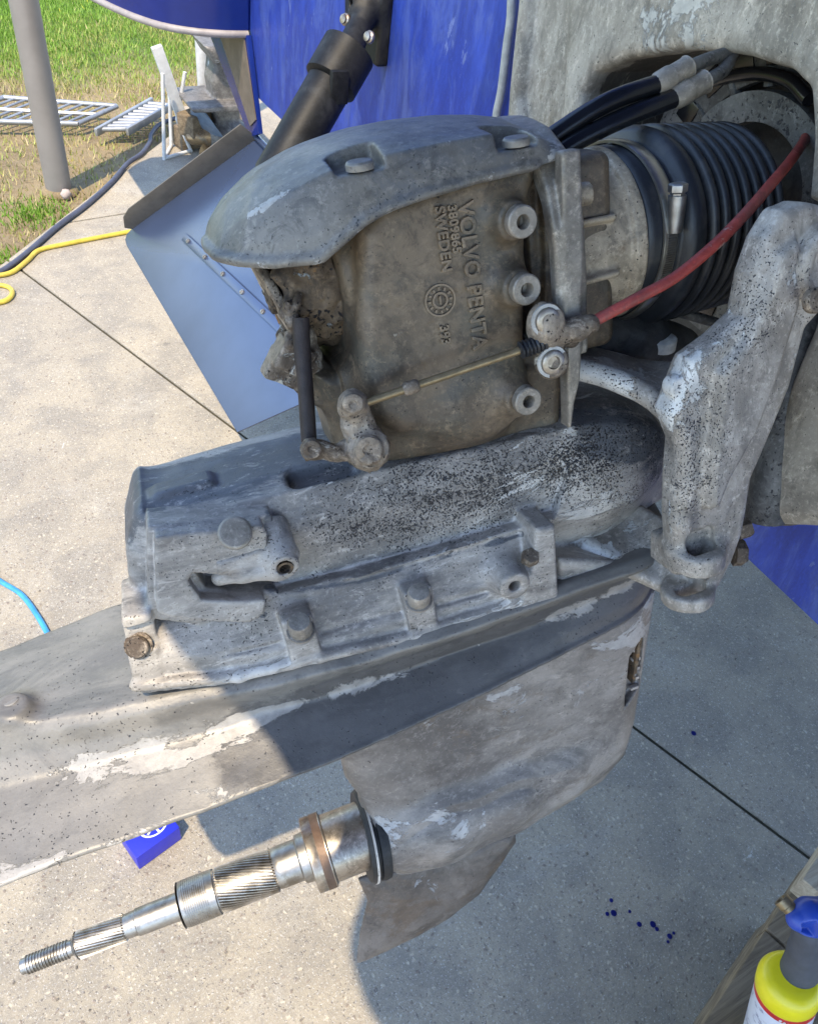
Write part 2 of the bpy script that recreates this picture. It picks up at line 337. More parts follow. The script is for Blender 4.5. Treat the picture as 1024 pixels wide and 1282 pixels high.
# ------------------------------------------------------------------ material palette
def m_concrete():
    m = NM('concrete'); big = m.noise(1.1, 6, .6); mid = m.noise(6, 8, .7, None, .4); fine = m.noise(110, 8, .8)
    c = m.mix(m.step(big, .35, .65), (.385, .335, .25), (.33, .29, .225))
    c = m.mix(m.math('MULTIPLY', m.step(mid, .40, .64), .6), c, (.20, .185, .16))
    c = m.mix(m.math('MULTIPLY', m.step(m.noise(3.1, 8, .75, m.mapc(loc=(4, 2, 0)), .7), .52, .66), .5), c, (.43, .395, .33))
    wob = m.new('ShaderNodeVectorMath', operation='ADD'); m.lk(m.co, wob.inputs[0]); nz = m.new('ShaderNodeTexNoise'); m.lk(m.co, nz.inputs['Vector']); nz.inputs['Scale'].default_value = 90; nz.inputs['Detail'].default_value = 3
    sc = m.new('ShaderNodeVectorMath', operation='SCALE'); m.lk(nz.outputs['Color'], sc.inputs[0]); sc.inputs['Scale'].default_value = .012; m.lk(sc.outputs[0], wob.inputs[1])
    h = m.math('ADD', m.math('MULTIPLY', fine, .6), m.math('MULTIPLY', mid, .8))
    for vs, amt, lo_, ca_, cb_ in ((95, .85, .42, (.56, .49, .37), (.20, .155, .12)), (210, .8, .42, (.58, .54, .47), (.16, .14, .125))):
        v = m.vor(vs, wob.outputs[0]); vc = m.vor(vs, wob.outputs[0], out='Color'); q = m.sep(vc)
        g = m.math('MULTIPLY', m.math('SUBTRACT', 1, m.step(v, .12, .42)), m.step(q[1], lo_, lo_+.25))
        c = m.mix(m.math('MULTIPLY', g, amt), c, m.mix(m.step(q[0], .3, .7), ca_, cb_)); h = m.math('ADD', h, m.math('MULTIPLY', g, .2))
    c = m.mix(m.math('MULTIPLY', m.step(fine, .46, .62), .35), c, (.17, .16, .15))
    c = m.mix(m.math('MULTIPLY', m.step(m.noise(260, 5, .75), .56, .66), .75), c, (.66, .64, .60))
    c = m.mix(m.math('MULTIPLY', m.step(m.noise(9, 9, .76, m.mapc(loc=(9, 1, 0)), .9), .63, .70), .6), c, (.10, .095, .09))
    c = m.mix(m.math('MULTIPLY', m.step(m.noise(22, 8, .75, m.mapc(loc=(1, 7, 0)), .6), .655, .70), .6), c, (.70, .685, .65))
    return m.out(c, .85, 0, h, .0045)
def m_ground():
    m = NM('ground_soil'); x = m.sep(); n = m.noise(3, 7, .65); f = m.noise(40, 6, .75)
    dry = m.mix(m.step(m.noise(2.2, 8, .7, None, .6), .4, .62), (.33, .25, .14), (.22, .165, .095))
    dry = m.mix(m.math('MULTIPLY', m.step(f, .45, .62), .6), dry, (.34, .27, .16))
    grn = m.mix(m.step(f, .38, .62), (.06, .12, .014), (.12, .19, .03))
    d = m.math('ADD', x[1], m.math('MULTIPLY', n, 1.6))
    c = m.mix(m.step(d, 5.2, 6.2), dry, grn)
    return m.out(c, .95, 0, m.math('ADD', n, f), .02)
def m_blade():
    m = NM('grass_blades'); a = m.new('ShaderNodeAttribute'); a.attribute_name = 'tone'; s = a.outputs['Fac']
    r = m.new('ShaderNodeValToRGB'); e = r.color_ramp.elements
    e[0].position = 0; e[0].color = (.09, .19, .014, 1); e[1].position = .55; e[1].color = (.20, .36, .035, 1)
    q = e.new(.8); q.color = (.38, .36, .11, 1); q = e.new(.97); q.color = (.50, .40, .20, 1); q = e.new(.99); q.color = (.7, .62, .05, 1)
    m.lk(s, r.inputs[0]); return m.out(r.outputs[0], .6)
CONC = m_concrete(); SOIL = m_ground(); BLADE = m_blade()
HULLP = cast('antifouling_blue', (.012, .032, .24), (.020, .052, .33), (.045, .08, .31), edge=0, mot=.5, white=(.12, .17, .42), wa=.68, ws=30, rough=.5, metal=0, streak=(1, 1.6, .5), bd=.0008)
HULLD = plain('hull_gloss_blue', (.008, .022, .16), .18, 0, .15, 12, .0001)
GEL = plain('platform_gelcoat', (.55, .55, .54), .35)
TABM = plain('tab_paint', (.066, .095, .175), .26, .45, .16, 3, .0002)
LIPM = plain('tab_lip_grey', (.13, .115, .095), .55, .1, .3, 18)
BLACKM = cast('black_ram_paint', (.008, .009, .010), (.013, .014, .016), (.022, .024, .026), edge=0, white=(.25, .27, .28), wa=.78, ws=60, rough=.5, metal=0, bd=.0005)
RUBBER = plain('rubber', (.016, .018, .022), .42, 0, .3, 50, .0003, dirt=(.035, .034, .034))
HOSEM = plain('hose_rubber', (.008, .009, .012), .22, 0, .2, 50, .0002)
STEEL = plain('bright_steel', (.40, .39, .375), .44, 1, .35, 60, .0002, dirt=(.20, .18, .15))
STEELD = cast('worn_steel', (.30, .26, .22), (.40, .36, .31), (.20, .14, .10), edge=0, wa=.8, rough=.36, metal=.85, bd=.0003)
GALV = plain('galvanised_steel', (.42, .43, .44), .45, .6, .3, 14)
POLEM = plain('pole_grey', (.27, .25, .235), .45, .3, .12, 6)
WOOD = NM('weathered_wood'); _w = WOOD.mapc((2.5, 45, 45)); _n = WOOD.noise(1.6, 9, .7, _w, .8)
WOOD = WOOD.out(WOOD.mix(WOOD.step(_n, .35, .65), (.10, .072, .045), (.23, .175, .11)), .85, 0, _n, .002)
WOODL = NM('pale_wood'); _n = WOODL.noise(1.6, 9, .7, WOODL.mapc((2.5, 45, 45)), .8)
WOODL = WOODL.out(WOODL.mix(WOODL.step(_n, .35, .65), (.26, .21, .15), (.42, .36, .27)), .85, 0, _n, .002)
BLACKM.node_tree.nodes['Principled BSDF'].inputs['Specular IOR Level'].default_value = .22
# ------------------------------------------------------------------ ground: soil, concrete bays, grass
def sheet(name, poly, mat, z0, th, parent=None, kind='structure', bevel=.006):
    mb = MB(); mb.prism([(p[0], p[1], z0) for p in poly], (0, 0, -th)); return mb.build(name, mat, parent, smooth=30, bevel=bevel, kind=kind)
def clip(poly, p, n):      # keep the side where (q-p).n >= 0
    out = []
    for i in range(len(poly)):
        a, b = poly[i], poly[(i+1) % len(poly)]; da = (a[0]-p[0])*n[0]+(a[1]-p[1])*n[1]; db = (b[0]-p[0])*n[0]+(b[1]-p[1])*n[1]
        if da >= 0: out.append(a)
        if da*db < 0: t = da/(da-db); out.append((a[0]+t*(b[0]-a[0]), a[1]+t*(b[1]-a[1])))
    return out
sheet('ground', [(-60, -60), (60, -60), (60, 60), (-60, 60)], SOIL, -.035, .3, bevel=0)
e0 = W(0, 333, z=0)[:2]; e1 = W(232, 155, z=0)[:2]; ed = nrm(e1-e0); en = np.array([ed[1], -ed[0]])     # slab edge; en points onto the slab
j0 = W(50, 355, z=0)[:2]; j1 = W(1015, 1075, z=0)[:2]; jd = nrm(j1-j0); jn = np.array([-jd[1], jd[0]])
k0 = W(95, 277, z=0)[:2]; k1 = W(165, 266, z=0)[:2]; kd = nrm(k1-k0); kn = np.array([-kd[1], kd[0]])
if kn[1] < 0: kn = -kn
if jn[1] < 0: jn = -jn
pav = thing('concrete_pavement', None, None, kind='structure'); pav['kind'] = 'structure'
base = [(-7, -5), (9, -5), (9, 9), (-7, 9)]; g = .0045
bays = [clip(clip(base, e0, en), j0-jn*g, -jn), clip(clip(clip(base, e0, en), j0+jn*g, jn), k0-kn*.004, -kn), clip(clip(clip(base, e0, en), j0+jn*g, jn), k0+kn*.004, kn)]
for b in bays:
    if len(b) > 2: sheet('concrete_bay', b, CONC, 0, .12, pav, kind=None, bevel=.004)
sheet('joint_bed', clip([(p[0]*.98, p[1]*.98) for p in base], e0+en*.02, en), plain('joint_dirt', (.075, .066, .040), .95, 0, .4, 90, .004), -.005, .03, pav, kind=None, bevel=0)
# grass blades: real faces, dense turf on the far bank, sparse dry tufts nearer
def grass(name, npts, region, hmin, hmax, tone, parent=None):
    r = np.random.RandomState(5); P = []
    x0, x1, y0, y1 = region
    X = r.uniform(x0, x1, npts); Y = r.uniform(y0, y1, npts); Pn = np.stack([X, Y, X*0], 1)
    dens = tone(X, Y, vnoise(Pn, 1.1, 2), vnoise(Pn, 4.5, 4)); side = (X-e0[0])*en[0]+(Y-e0[1])*en[1]
    keep = (r.rand(npts) < dens[0]) & (side < -.02); X, Y, T = X[keep], Y[keep], dens[1][keep]; n = len(X)
    hh = r.uniform(hmin, hmax, n); a = r.uniform(0, 6.28, n); w = r.uniform(.0018, .004, n); lean = r.uniform(.1, .8, n)*hh; la = r.uniform(0, 6.28, n)
    z0 = -.037
    A = np.stack([X-np.cos(a)*w, Y-np.sin(a)*w, X*0+z0], 1); B = np.stack([X+np.cos(a)*w, Y+np.sin(a)*w, X*0+z0], 1)
    Cc = np.stack([X+np.cos(la)*lean, Y+np.sin(la)*lean, z0+hh], 1)
    v = np.stack([A, B, Cc], 1).reshape(-1, 3); me = bpy.data.meshes.new(name); me.vertices.add(3*n); me.vertices.foreach_set('co', v.astype(np.float32).ravel())
    me.loops.add(3*n); me.loops.foreach_set('vertex_index', np.arange(3*n, dtype=np.int32)); me.polygons.add(n); me.polygons.foreach_set('loop_start', np.arange(0, 3*n, 3, dtype=np.int32)); me.update(calc_edges=True)
    at = me.attributes.new('tone', 'FLOAT', 'FACE'); t = np.clip(T+r.uniform(-.2, .2, n), 0, .96); t[r.rand(n) < .012] = .96; fl = r.rand(n) < .006*(T < .5); t[fl] = 1.0; at.data.foreach_set('value', t.astype(np.float32))
    me.materials.append(BLADE); o = bpy.data.objects.new(name, me); COL.objects.link(o); o['kind'] = 'stuff'; return o
def tone_far(X, Y, n1, n2):
    d = Y+.8*n1-.15*X
    return np.clip((d-4.0)/1.2, .06, 1)*np.clip(1+.4*n2, .3, 1), np.clip(.85-(d-4.4)*.35, .25, .85)+.12*n2
grass('meadow_grass', 620000, (-4, 3.2, 3.0, 10), .012, .038, tone_far)
def tone_tuft(X, Y, n1, n2):
    c = W(42, 258, z=0); d = np.hypot(X-c[0], Y-c[1]); c2 = W(0, 320, z=0); d2 = np.hypot((X-c2[0]), Y-c2[1])
    k = np.exp(-(d/.10)**2)+.8*np.exp(-(d2/.09)**2); return np.clip(k+.10, 0, 1), np.where(k > .15, .3, .82)
grass('verge_grass', 110000, (-1.2, 1.2, 2.2, 4.6), .012, .04, tone_tuft)
gr = MB(); rg_ = random.Random(3)
for i in range(520):
    px, py = rg_.uniform(-60, 1080), rg_.uniform(330, 1340); c = W(px, py, z=0)
    if np.dot(c[:2]-e0, en) < .02: continue
    r_ = rg_.choice((.0008, .001, .0013, .0016, .0022)); R3 = np.array(Matrix.Rotation(rg_.uniform(0, 3), 3, Vector((rg_.random(), rg_.random(), 1)).normalized())); gr.box(c+np.array([0, 0, r_*.5]), (r_*2, r_*1.5, r_*1.1), R3)
gr.build('loose_grit', plain('grit', (.30, .26, .21), .9, 0, .6, 25), None, kind='stuff')
# ------------------------------------------------------------------ the boat
TX = .74
boat = thing('motor_boat', 'blue-painted boat stern with the flat transom behind the grey sterndrive', 'boat', loc=(TX, .9, 0))
br = W(1024, 785, x=TX); bl = W(322, 122, x=TX); tt = W(310, 42, x=TX); bdv = nrm(br-bl)
bs_ = br+bdv*.55; ptop = tt+(tt-bl)/(tt[2]-bl[2])*(2.0-tt[2])
hull_poly = [bl, bs_, np.array([TX, bs_[1]-.1, 1.1]), np.array([TX, bs_[1]-.15, 2.0]), ptop, tt]
mb = MB(); mb.prism(hull_poly, (4.5, 0, 0)); mb.build('hull', HULLP, boat, smooth=30, bevel=.006)
rimz = tt[2]
rim = [W(px, py, z=rimz) for px, py in [(40, -45), (80, -20), (120, 1), (160, 20), (200, 34), (240, 41.5), (280, 45), (311, 45.5)]]
rim = spl(rim, 24)
mb = MB(); inner = [(TX+.02, rim[-1][1]+.02), (TX+.02, rim[0][1]+.6), (rim[0][0], rim[0][1]+.6)]
lo = [np.array([p[0], p[1], rimz+.012]) for p in rim]+[np.array([a, b, rimz+.012]) for a, b in inner]
cen = np.array([TX+.3, rim[0][1]+.5]); ringsl = []
for dz_, ex in ((0, 0), (.1, .012), (.2, .02), (.34, .0)):
    ringsl.append([np.array([p[0]+(p[0]-cen[0])*ex, p[1]+(p[1]-cen[1])*ex, p[2]+dz_]) for p in lo])
mb.rings(ringsl); mb.build('quarter_extension', HULLD, boat, smooth=40)
MB().tube([p+np.array([0, 0, .004]) for p in rim], .008, 10).build('rub_strip', plain('rub_strip_pale', (.30, .27, .26), .5), boat, smooth=60)
q = [W(px, py, x=TX-.014) for px, py in [(262, 42), (309, 44), (324, 168), (312, 172)]]
MB().prism(q, (.012, 0, 0)).build('side_fin', HULLD, boat, smooth=30, bevel=.003)
q = [W(px, py, x=TX-.018) for px, py in [(276, 47), (305, 47), (320, 150), (313, 158)]]
MB().prism(q, (.003, 0, 0)).build('bare_metal_strip', plain('bare_brown', (.16, .13, .11), .55, .2, .3), boat)
# unseen overhead platform, added to shade the drive; outline worked back from its shadow
Hp = 1.92; sh = np.array([math.cos(AZ), math.sin(AZ)])*Hp/math.tan(EL)
gshade = [(.60, -2.2), (.50, -.6), (.40, -.1), (.31, .10), (.275, .23), (.275, .31), (.30, .38), (.42, .49), (.475, .568), (.447, .718), (.44, .93), (.50, 1.02), (.62, 1.08), (.9, 1.24), (1.2, 1.42), (1.49, 1.6)]
pl = [(a-sh[0], b-sh[1]) for a, b in gshade]
pl = [tuple(p[:2]) for p in spl([np.array([a, b, 0]) for a, b in pl], 60)]+[(TX, pl[-1][1]), (TX, pl[0][1])]
sheet('shade_platform', pl, plain('platform_blue', (.045, .085, .30), .4), Hp+.07, .07, boat, kind=None, bevel=.01)
# ------------------------------------------------------------------ trim tab and its ram
HG = W(322, 172, x=TX); AFT = W(152, 296, x=TX-.30)
tab = thing('trim_tab', 'bluish-grey sheet metal trim tab with a turned-up side lip, left of the drive', 'trim tab', loc=tuple(HG))
hd = nrm(br-bl); av = AFT-HG; tn = nrm(np.cross(hd, av)); tn = tn if tn[2] > 0 else -tn
L = .95
c1 = HG+hd*.0; pts = [HG, HG+hd*L, HG+hd*L+av]
rc = [AFT+hd*.05, AFT+hd*.02-av*.012, AFT-av*.05]
MB().prism([HG, HG+hd*L, HG+hd*L+av]+[AFT+hd*.06, AFT+hd*.028-av*.012, AFT+hd*.008-av*.04, AFT-av*.09], -tn*.004).build('tab_plate', TABM, tab, smooth=30, bevel=.0012)
lipv = tn*.055
MB().prism([HG, AFT-av*.09, AFT-av*.07+lipv*.3, AFT-av*.13+lipv*.8, AFT-av*.2+lipv, HG+lipv], hd*.004).build('side_lip', LIPM, tab, smooth=30, bevel=.001)
rb0 = HG+hd*.0+av*.62
rp = [W(235, 300, x=TX-.25)]
def onplane(px, py, lift=0):
    d = RW @ cray(px, py); t = (HG-CW).dot(tn)/d.dot(tn); return CW+d*t+tn*lift
ra, rbb = onplane(233, 298), onplane(375, 432); rdv = nrm(rbb-ra); rbb = ra+rdv*.7; sdv = nrm(np.cross(tn, rdv))
Rr = np.stack([rdv, sdv, tn], 1)
MB().box((ra+rbb)/2+tn*.004, (np.linalg.norm(rbb-ra), .022, .008), Rr, .002).build('stiffener', TABM, tab, smooth=40)
for k in range(5):
    p = ra+rdv*(.035+.11*k)+tn*.008; MB().lathe([(0, .006), (.003, .006), (.004, .003), (.006, .003), (.0065, 0.001)], p, tn, 10).build('rivet', STEELD, tab, smooth=40)
MB().tube([HG+tn*.004, HG+hd*L+tn*.004], .008, 10).build('hinge_tube', TABM, tab, smooth=50)
mbh = MB(); mbh.prism([HG+hd*.16, HG+hd*L, HG+hd*L+(bl-HG)*.35, HG+hd*.16+(bl-HG)*.35], (-.004, 0, 0)); mbh.build('hinge_leaf', TABM, tab)
ram = thing('trim_tab_ram', 'black hydraulic ram leaning from the blue transom down to the trim tab', 'hydraulic ram', loc=tuple(W(465, 10, x=TX)))
p_top = W(462, 8, x=TX-.03); p_cl = W(431, 74, x=TX-.10); p_bot = CW+RW @ cray(338, 236)*(-(RW.T @ (p_cl-CW))[2]*1.0)
axr = nrm(p_bot-p_cl); Lr = np.linalg.norm(p_bot-p_cl)
rr = 31/F*np.linalg.norm(p_cl-CW)*.80
MB().lathe([(0.02, rr*.9), (.03, rr), (Lr-.02, rr), (Lr, rr*.8)], p_cl, axr, 40).build('cylinder', BLACKM, ram, smooth=40)
MB().lathe([(-.02, rr*.9), (-.016, rr*1.2), (.045, rr*1.2), (.05, rr*1.02)], p_cl, axr, 40).build('gland_collar', BLACKM, ram, smooth=40)
MB().box(p_cl+axr*.035+np.array([-.01, -rr*1.15, 0]), (.03, .012, .05), None, .003).build('collar_key', BLACKM, ram, smooth=40)
s = SDF(p_top-.14, p_top+.14, .0025)
s.path([p_cl-axr*.02, p_cl+(p_top-p_cl)*.6, p_top], [.022, .020, .024]); s.cyl(p_top+[-.03, .02, 0], p_top+[.03, -.0, 0], .032, k=.01); s.box(p_top+[.02, 0, -.01], (.012, .028, .075), rnd_=.006, k=.008)
s.cyl(p_top+[-.06, .0, .005], p_top+[0, 0, .005], .009, op='s', k=.004)
s.mesh('rod_bracket', BLACKM, ram)
for px, py in ((434, 25), (464, 47)): MB().lathe([(0, .0095), (.004, .0095), (.006, .007), (.009, .007), (.01, .003)], W(px, py, x=TX-.075), (-1, -.2, .3), 14).build('bolt', STEELD, ram, smooth=40)
mb = MB(); dp = [(462, 56), (480, 53), (477, 60), (481, 66), (474, 70), (478, 78), (471, 82), (464, 72)]; mb.prism([W(a, b, x=TX-.0005) for a, b in dp], (-.001, 0, 0)); mb.build('bare_paint_patch', plain('primer_white', (.62, .60, .55), .6), boat)
# ------------------------------------------------------------------ background things
pole = thing('steel_pole', 'tall grey steel pole standing in the dry soil at far left', 'pole', loc=tuple(W(75, 240, z=-.03)))
pb = W(75, 240, z=-.03); MB().lathe([(0, .05), (3.2, .05), (3.21, .045)], pb, (0, 0, 1), 32).build('pipe', POLEM, pole, smooth=40)
MB().lathe([(0, .075), (.012, .07), (.02, .052)], pb+np.array([0, 0, .0]), (0, 0, 1), 9).build('soil_collar', SOIL, pole, smooth=60)
def zt(px, py, z=0): return W(px, py, z=z)
fp = thing('wire_fence_panel', 'galvanised fence panel lying flat on the grass behind the pole', 'fence panel', loc=tuple(zt(80, 140)))
A_, B_, C_, D_ = zt(-70, 150, .03), zt(98, 155, .02), zt(147, 133, .04), zt(5, 122, .05)
mb = MB(); mb.tube([A_, B_], .011, 8); mb.tube([B_, C_], .011, 8); mb.tube([C_, D_], .011, 8); mb.tube([D_, A_], .011, 8); mb.build('frame', GALV, fp, smooth=50)
for k in range(1, 10): MB().tube([A_+(B_-A_)*k/10, D_+(C_-D_)*k/10], .005, 6).build('bar', GALV, fp, smooth=50)
MB().tube([A_+(D_-A_)*.5, B_+(C_-B_)*.5], .010, 6).build('rail', GALV, fp, smooth=50)
ld = thing('aluminium_ladder', 'short aluminium ladder lying on dry grass between fence panel and concrete', 'ladder', loc=tuple(zt(165, 150)))
A_, B_, C_, D_ = zt(124, 164, .03), zt(163, 163, .03), zt(218, 131, .06), zt(188, 128, .06)
for p, q in ((A_, D_), (B_, C_)):
    mm = MB(); dd = nrm(q-p); R_ = np.stack([dd, nrm(np.cross([0, 0, 1], dd)), nrm(np.cross(dd, np.cross([0, 0, 1], dd)))], 1); mm.box((p+q)/2, (np.linalg.norm(q-p)+.04, .016, .034), R_, .004); mm.build('rail', GALV, ld, smooth=40)
for k in range(10):
    t = (k+.5)/10; MB().tube([A_+(D_-A_)*t, B_+(C_-B_)*t], .011, 8).build('rung', GALV, ld, smooth=50)
stn = thing('white_rod_stand', 'thin white metal rod stand on the concrete behind the trim tab', 'stand', loc=tuple(zt(206, 200)))
WHITE = plain('white_paint', (.62, .63, .64), .45, 0, .2, 20)
def up(px, py, base):     # point above a ground point, found on its own vertical plane facing the lens
    return W(px, py, y=base[1])
b0 = zt(206, 200); b1 = zt(240, 190); b2 = zt(215, 184)
for nm_, pth in (('leg', [b0, up(204, 92, b0)]), ('leg', [b2, up(212, 105, b2)]), ('leg', [b1, up(222, 150, b1), up(232, 90, b1)]), ('foot_bar', [b0+[0, 0, .006], b1+[0, 0, .006]]), ('foot_bar', [b0+[0, 0, .006], b2+[0, 0, .006]])):
    MB().tube(pth, .008, 8).build(nm_, WHITE, stn, smooth=50)
plk = thing('white_plank', 'narrow whitish plank leaning steeply against the white rod stand', 'plank', loc=tuple(zt(236, 186)))
pa, pbm = up(196, 58, b1), up(232, 158, b1); dd = nrm(pbm-pa); R_ = np.stack([dd, nrm(np.cross(dd, [0, 1, .1])), nrm(np.cross(dd, np.cross(dd, [0, 1, .1])))], 1)
MB().box((pa+pbm)/2, (np.linalg.norm(pbm-pa), .045, .03), R_, .003).build('board', WHITE, plk, smooth=40)
wp = thing('white_post', 'round white post standing behind the spare sterndrive', 'post', loc=tuple(zt(258, 172)))
b3 = zt(259, 172); MB().tube([b3, b3+[0, 0, 1.9]], .028, 16).build('tube', WHITE, wp, smooth=50)
mb = MB(); mb.box(b3+[0, 0, .01], (.16, .16, .02), None, .004); mb.build('base_plate', WHITE, wp)
# a second sterndrive, seen end-on beyond the tab
sd2 = thing('spare_sterndrive', 'weathered second sterndrive with bronze propeller beyond the trim tab', 'sterndrive', loc=tuple(zt(262, 190)))
YB = zt(262, 215)[1]+.15
def B(px, py, dy=0): return W(px, py, y=YB+dy)
DULL = cast('spare_drive_alloy', (.14, .135, .13), (.2, .19, .18), (.26, .25, .24), edge=0, wa=.7, rough=.55, metal=.3)
c0 = B(262, 128); s = SDF(c0-[.36, .4, .5], c0+[.36, .4, .42], .006)
s.prism([tuple(B(a, b)[[0, 2]]) for a, b in [(268, 50), (300, 50), (300, 125), (266, 125), (262, 100)]], 1, YB-.05, YB+.08, rnd_=.02)
s.prism([tuple(B(a, b)[[0, 2]]) for a, b in [(248, 50), (300, 50), (300, 72), (262, 72)]], 1, YB-.09, YB+.12, rnd_=.02, k=.02)
s.prism([tuple(B(a, b)[[0, 2]]) for a, b in [(228, 123), (300, 118), (300, 128), (232, 129)]], 1, YB-.12, YB+.14, rnd_=.006, k=.01)
s.prism([tuple(B(a, b)[[0, 2]]) for a, b in [(262, 128), (300, 128), (300, 170), (275, 170)]], 1, YB-.02, YB+.05, rnd_=.015, k=.02)
s.ell(B(285, 168), (.12, .06, .06), k=.02)
s.mesh('leg_casting', DULL, sd2, wob=.001, wsc=20)
BRZ = cast('bronze', (.30, .19, .10), (.42, .3, .17), (.25, .22, .18), edge=0, wa=.75, rough=.4, metal=.7)
hb = B(258, 170); MB().lathe([(-.09, .012), (-.07, .03), (0, .042), (.08, .045)], hb, (1, .1, 0), 20).build('propeller_hub', BRZ, sd2, smooth=40)
for k in range(3):
    a = k*2.094+2.2; mbp = MB(); R0 = []
    for i in range(7):
        t = i/6; rr_ = .03+.12*t; wdt = .075*math.sin(.35+2.5*t)+.008; tw = .9-.45*t; rad = np.array([0, math.cos(a), math.sin(a)]); tng = np.array([0, -math.sin(a), math.cos(a)])
        ch = tng*math.cos(tw)+np.array([1, 0, 0])*math.sin(tw); nn = np.cross(ch, rad); cc_ = hb+rad*rr_+np.array([-.02*t, 0, 0])
        R0.append([cc_-ch*wdt, cc_+nn*.004, cc_+ch*wdt, cc_-nn*.004])
    mbp.rings(R0); mbp.build('propeller_blade', BRZ if k else plain('blade_bluish', (.22, .30, .42), .35, .3), sd2, smooth=60)
for k, (a, b_, c_, lb) in enumerate((((222, 172), (300, 160), .05, 'dark offcut beam on the ground beneath the spare sterndrive, nearest one'), ((228, 150), (300, 146), .05, 'pale offcut beam lying behind the nearest dark beam under the spare sterndrive'), ((232, 158), (282, 140), .14, 'short offcut laid across the two beams under the spare sterndrive'))):
    p, q = zt(*a, c_), zt(*b_, c_); tb = thing('timber_offcut', lb, 'timber', 'timber offcuts under the spare sterndrive', loc=tuple(p)); dd = nrm(q-p)
    R_ = np.stack([dd, nrm(np.cross([0, 0, 1], dd)), [0, 0, 1]], 1); mb = MB(); mb.box((p+q)/2, (np.linalg.norm(q-p), .09, .09), R_, .006); mb.build('beam', (WOOD, WOODL, WOOD)[k], tb, smooth=40)
def hose(name, label, cat, px, r, mat, z=None, loc=None):
    P = [zt(a, b, r) for a, b in px]; P = spl(P, 8*len(P)); o = MB(); o.tube([p-P[0] for p in P], r, 10); ob = o.build(name, mat, None, smooth=60); ob.location = P[0]; setp(ob, label, cat); return ob
hose('water_hose', 'dusky blue-grey hose winding along the edge of the concrete', 'hose', [(-25, 352), (5, 338), (35, 316), (72, 284), (108, 257), (140, 228), (160, 205), (178, 192), (188, 178), (190, 168), (200, 156), (220, 148)], .010, plain('hose_slate', (.07, .075, .11), .5))
hose('air_hose', 'thin yellow air hose lying on the sunlit concrete left of the tab', 'hose', [(-40, 350), (-10, 346), (15, 341), (35, 326), (50, 313), (85, 305), (125, 297), (175, 288), (240, 280)], .008, plain('hose_yellow', (.62, .46, .06), .45))
hose('air_hose', 'small loop of yellow hose curling in at the left edge', 'hose', [(-40, 352), (-8, 356), (10, 359), (16, 367), (6, 377), (-25, 382)], .008, bpy.data.materials['hose_yellow'])
hose('power_cable', 'light blue cable running across sunlit concrete under the cavitation plate', 'cable', [(-40, 700), (0, 727), (28, 745), (50, 775), (68, 808), (85, 835), (110, 870), (150, 900)], .006, plain('cable_blue', (.05, .30, .62), .4))
st = MB(); sp = zt(83, 243, -.01)
bm = bmesh.new(); bmesh.ops.create_icosphere(bm, subdivisions=2, radius=.022)
for v in bm.verts: v.co *= 1+rnd.uniform(-.2, .2)
st.add([np.array(v.co) for v in bm.verts], [[v.index for v in f.verts] for f in bm.faces]); bm.free()
so_ = st.build('stone', plain('pinkish_stone', (.5, .42, .38), .8), None, smooth=50); so_.location = sp; setp(so_, 'pale pinkish stone at the foot of the grey pole', 'stone')
# blue box on the ground beneath the cavitation plate
BLUEB = plain('carton_blue', (.012, .02, .42), .4, 0, .05)
zc = .05; a0, a1, a2 = zt(171, 1075, zc), zt(228, 1034, zc), zt(150, 1048, zc); u1 = nrm(a1-a0); u2 = nrm(np.cross([0, 0, 1], u1))
bx = thing('blue_box', 'small bright blue box with white emblem on the concrete under the plate', 'box', loc=(a0[0], a0[1], 0))
lb_, wb_ = .085, .06
MB().prism([np.array([*(a0+u1*i*lb_+u2*j*wb_)[:2], 0.001]) for i, j in ((0, 0), (1, 0), (1, 1), (0, 1))], (0, 0, zc)).build('carton', BLUEB, bx, smooth=30, bevel=.002)
em = MB(); ec = a0+u1*.052+u2*.032; ec[2] = zc+.0015
em.add([ec+u1*math.cos(t)*r_+u2*math.sin(t)*r_*.75 for r_ in (.026, .022) for t in [6.283*i/28 for i in range(28)]], [(i, (i+1) % 28, 28+(i+1) % 28, 28+i) for i in range(28)])
for t in (.5, 1.57, 2.6, -.6): em.add([ec+u1*math.cos(t)*.02+u2*math.sin(t)*.016, ec+u1*math.cos(t+.2)*.02+u2*math.sin(t+.2)*.016, ec-u1*math.cos(t)*.02-u2*math.sin(t)*.016, ec-u1*math.cos(t+.2)*.02-u2*math.sin(t+.2)*.016], [(0, 1, 2, 3)])
em.build('white_emblem', WHITE, bx)
# blue paint drops
pdm = plain('spilt_blue', (.008, .012, .13), .3)
drops = thing('paint_drops', 'cluster of small dark blue paint drops on the shaded concrete', 'paint drops', loc=tuple(zt(800, 1150)))
for px, py, r in ((765, 1127, .004), (768, 1143, .006), (760, 1144, .004), (788, 1141, .003), (800, 1157, .005), (817, 1157, .006), (822, 1163, .004), (838, 1172, .005), (843, 1168, .003), (836, 1179, .003), (868, 918, .006)):
    c = zt(px, py, .0008); MB().lathe([(-.0004, r), (.0003, r*.9), (.0006, .3*r)], c, (0, 0, 1), 9).build('drop', pdm, drops)
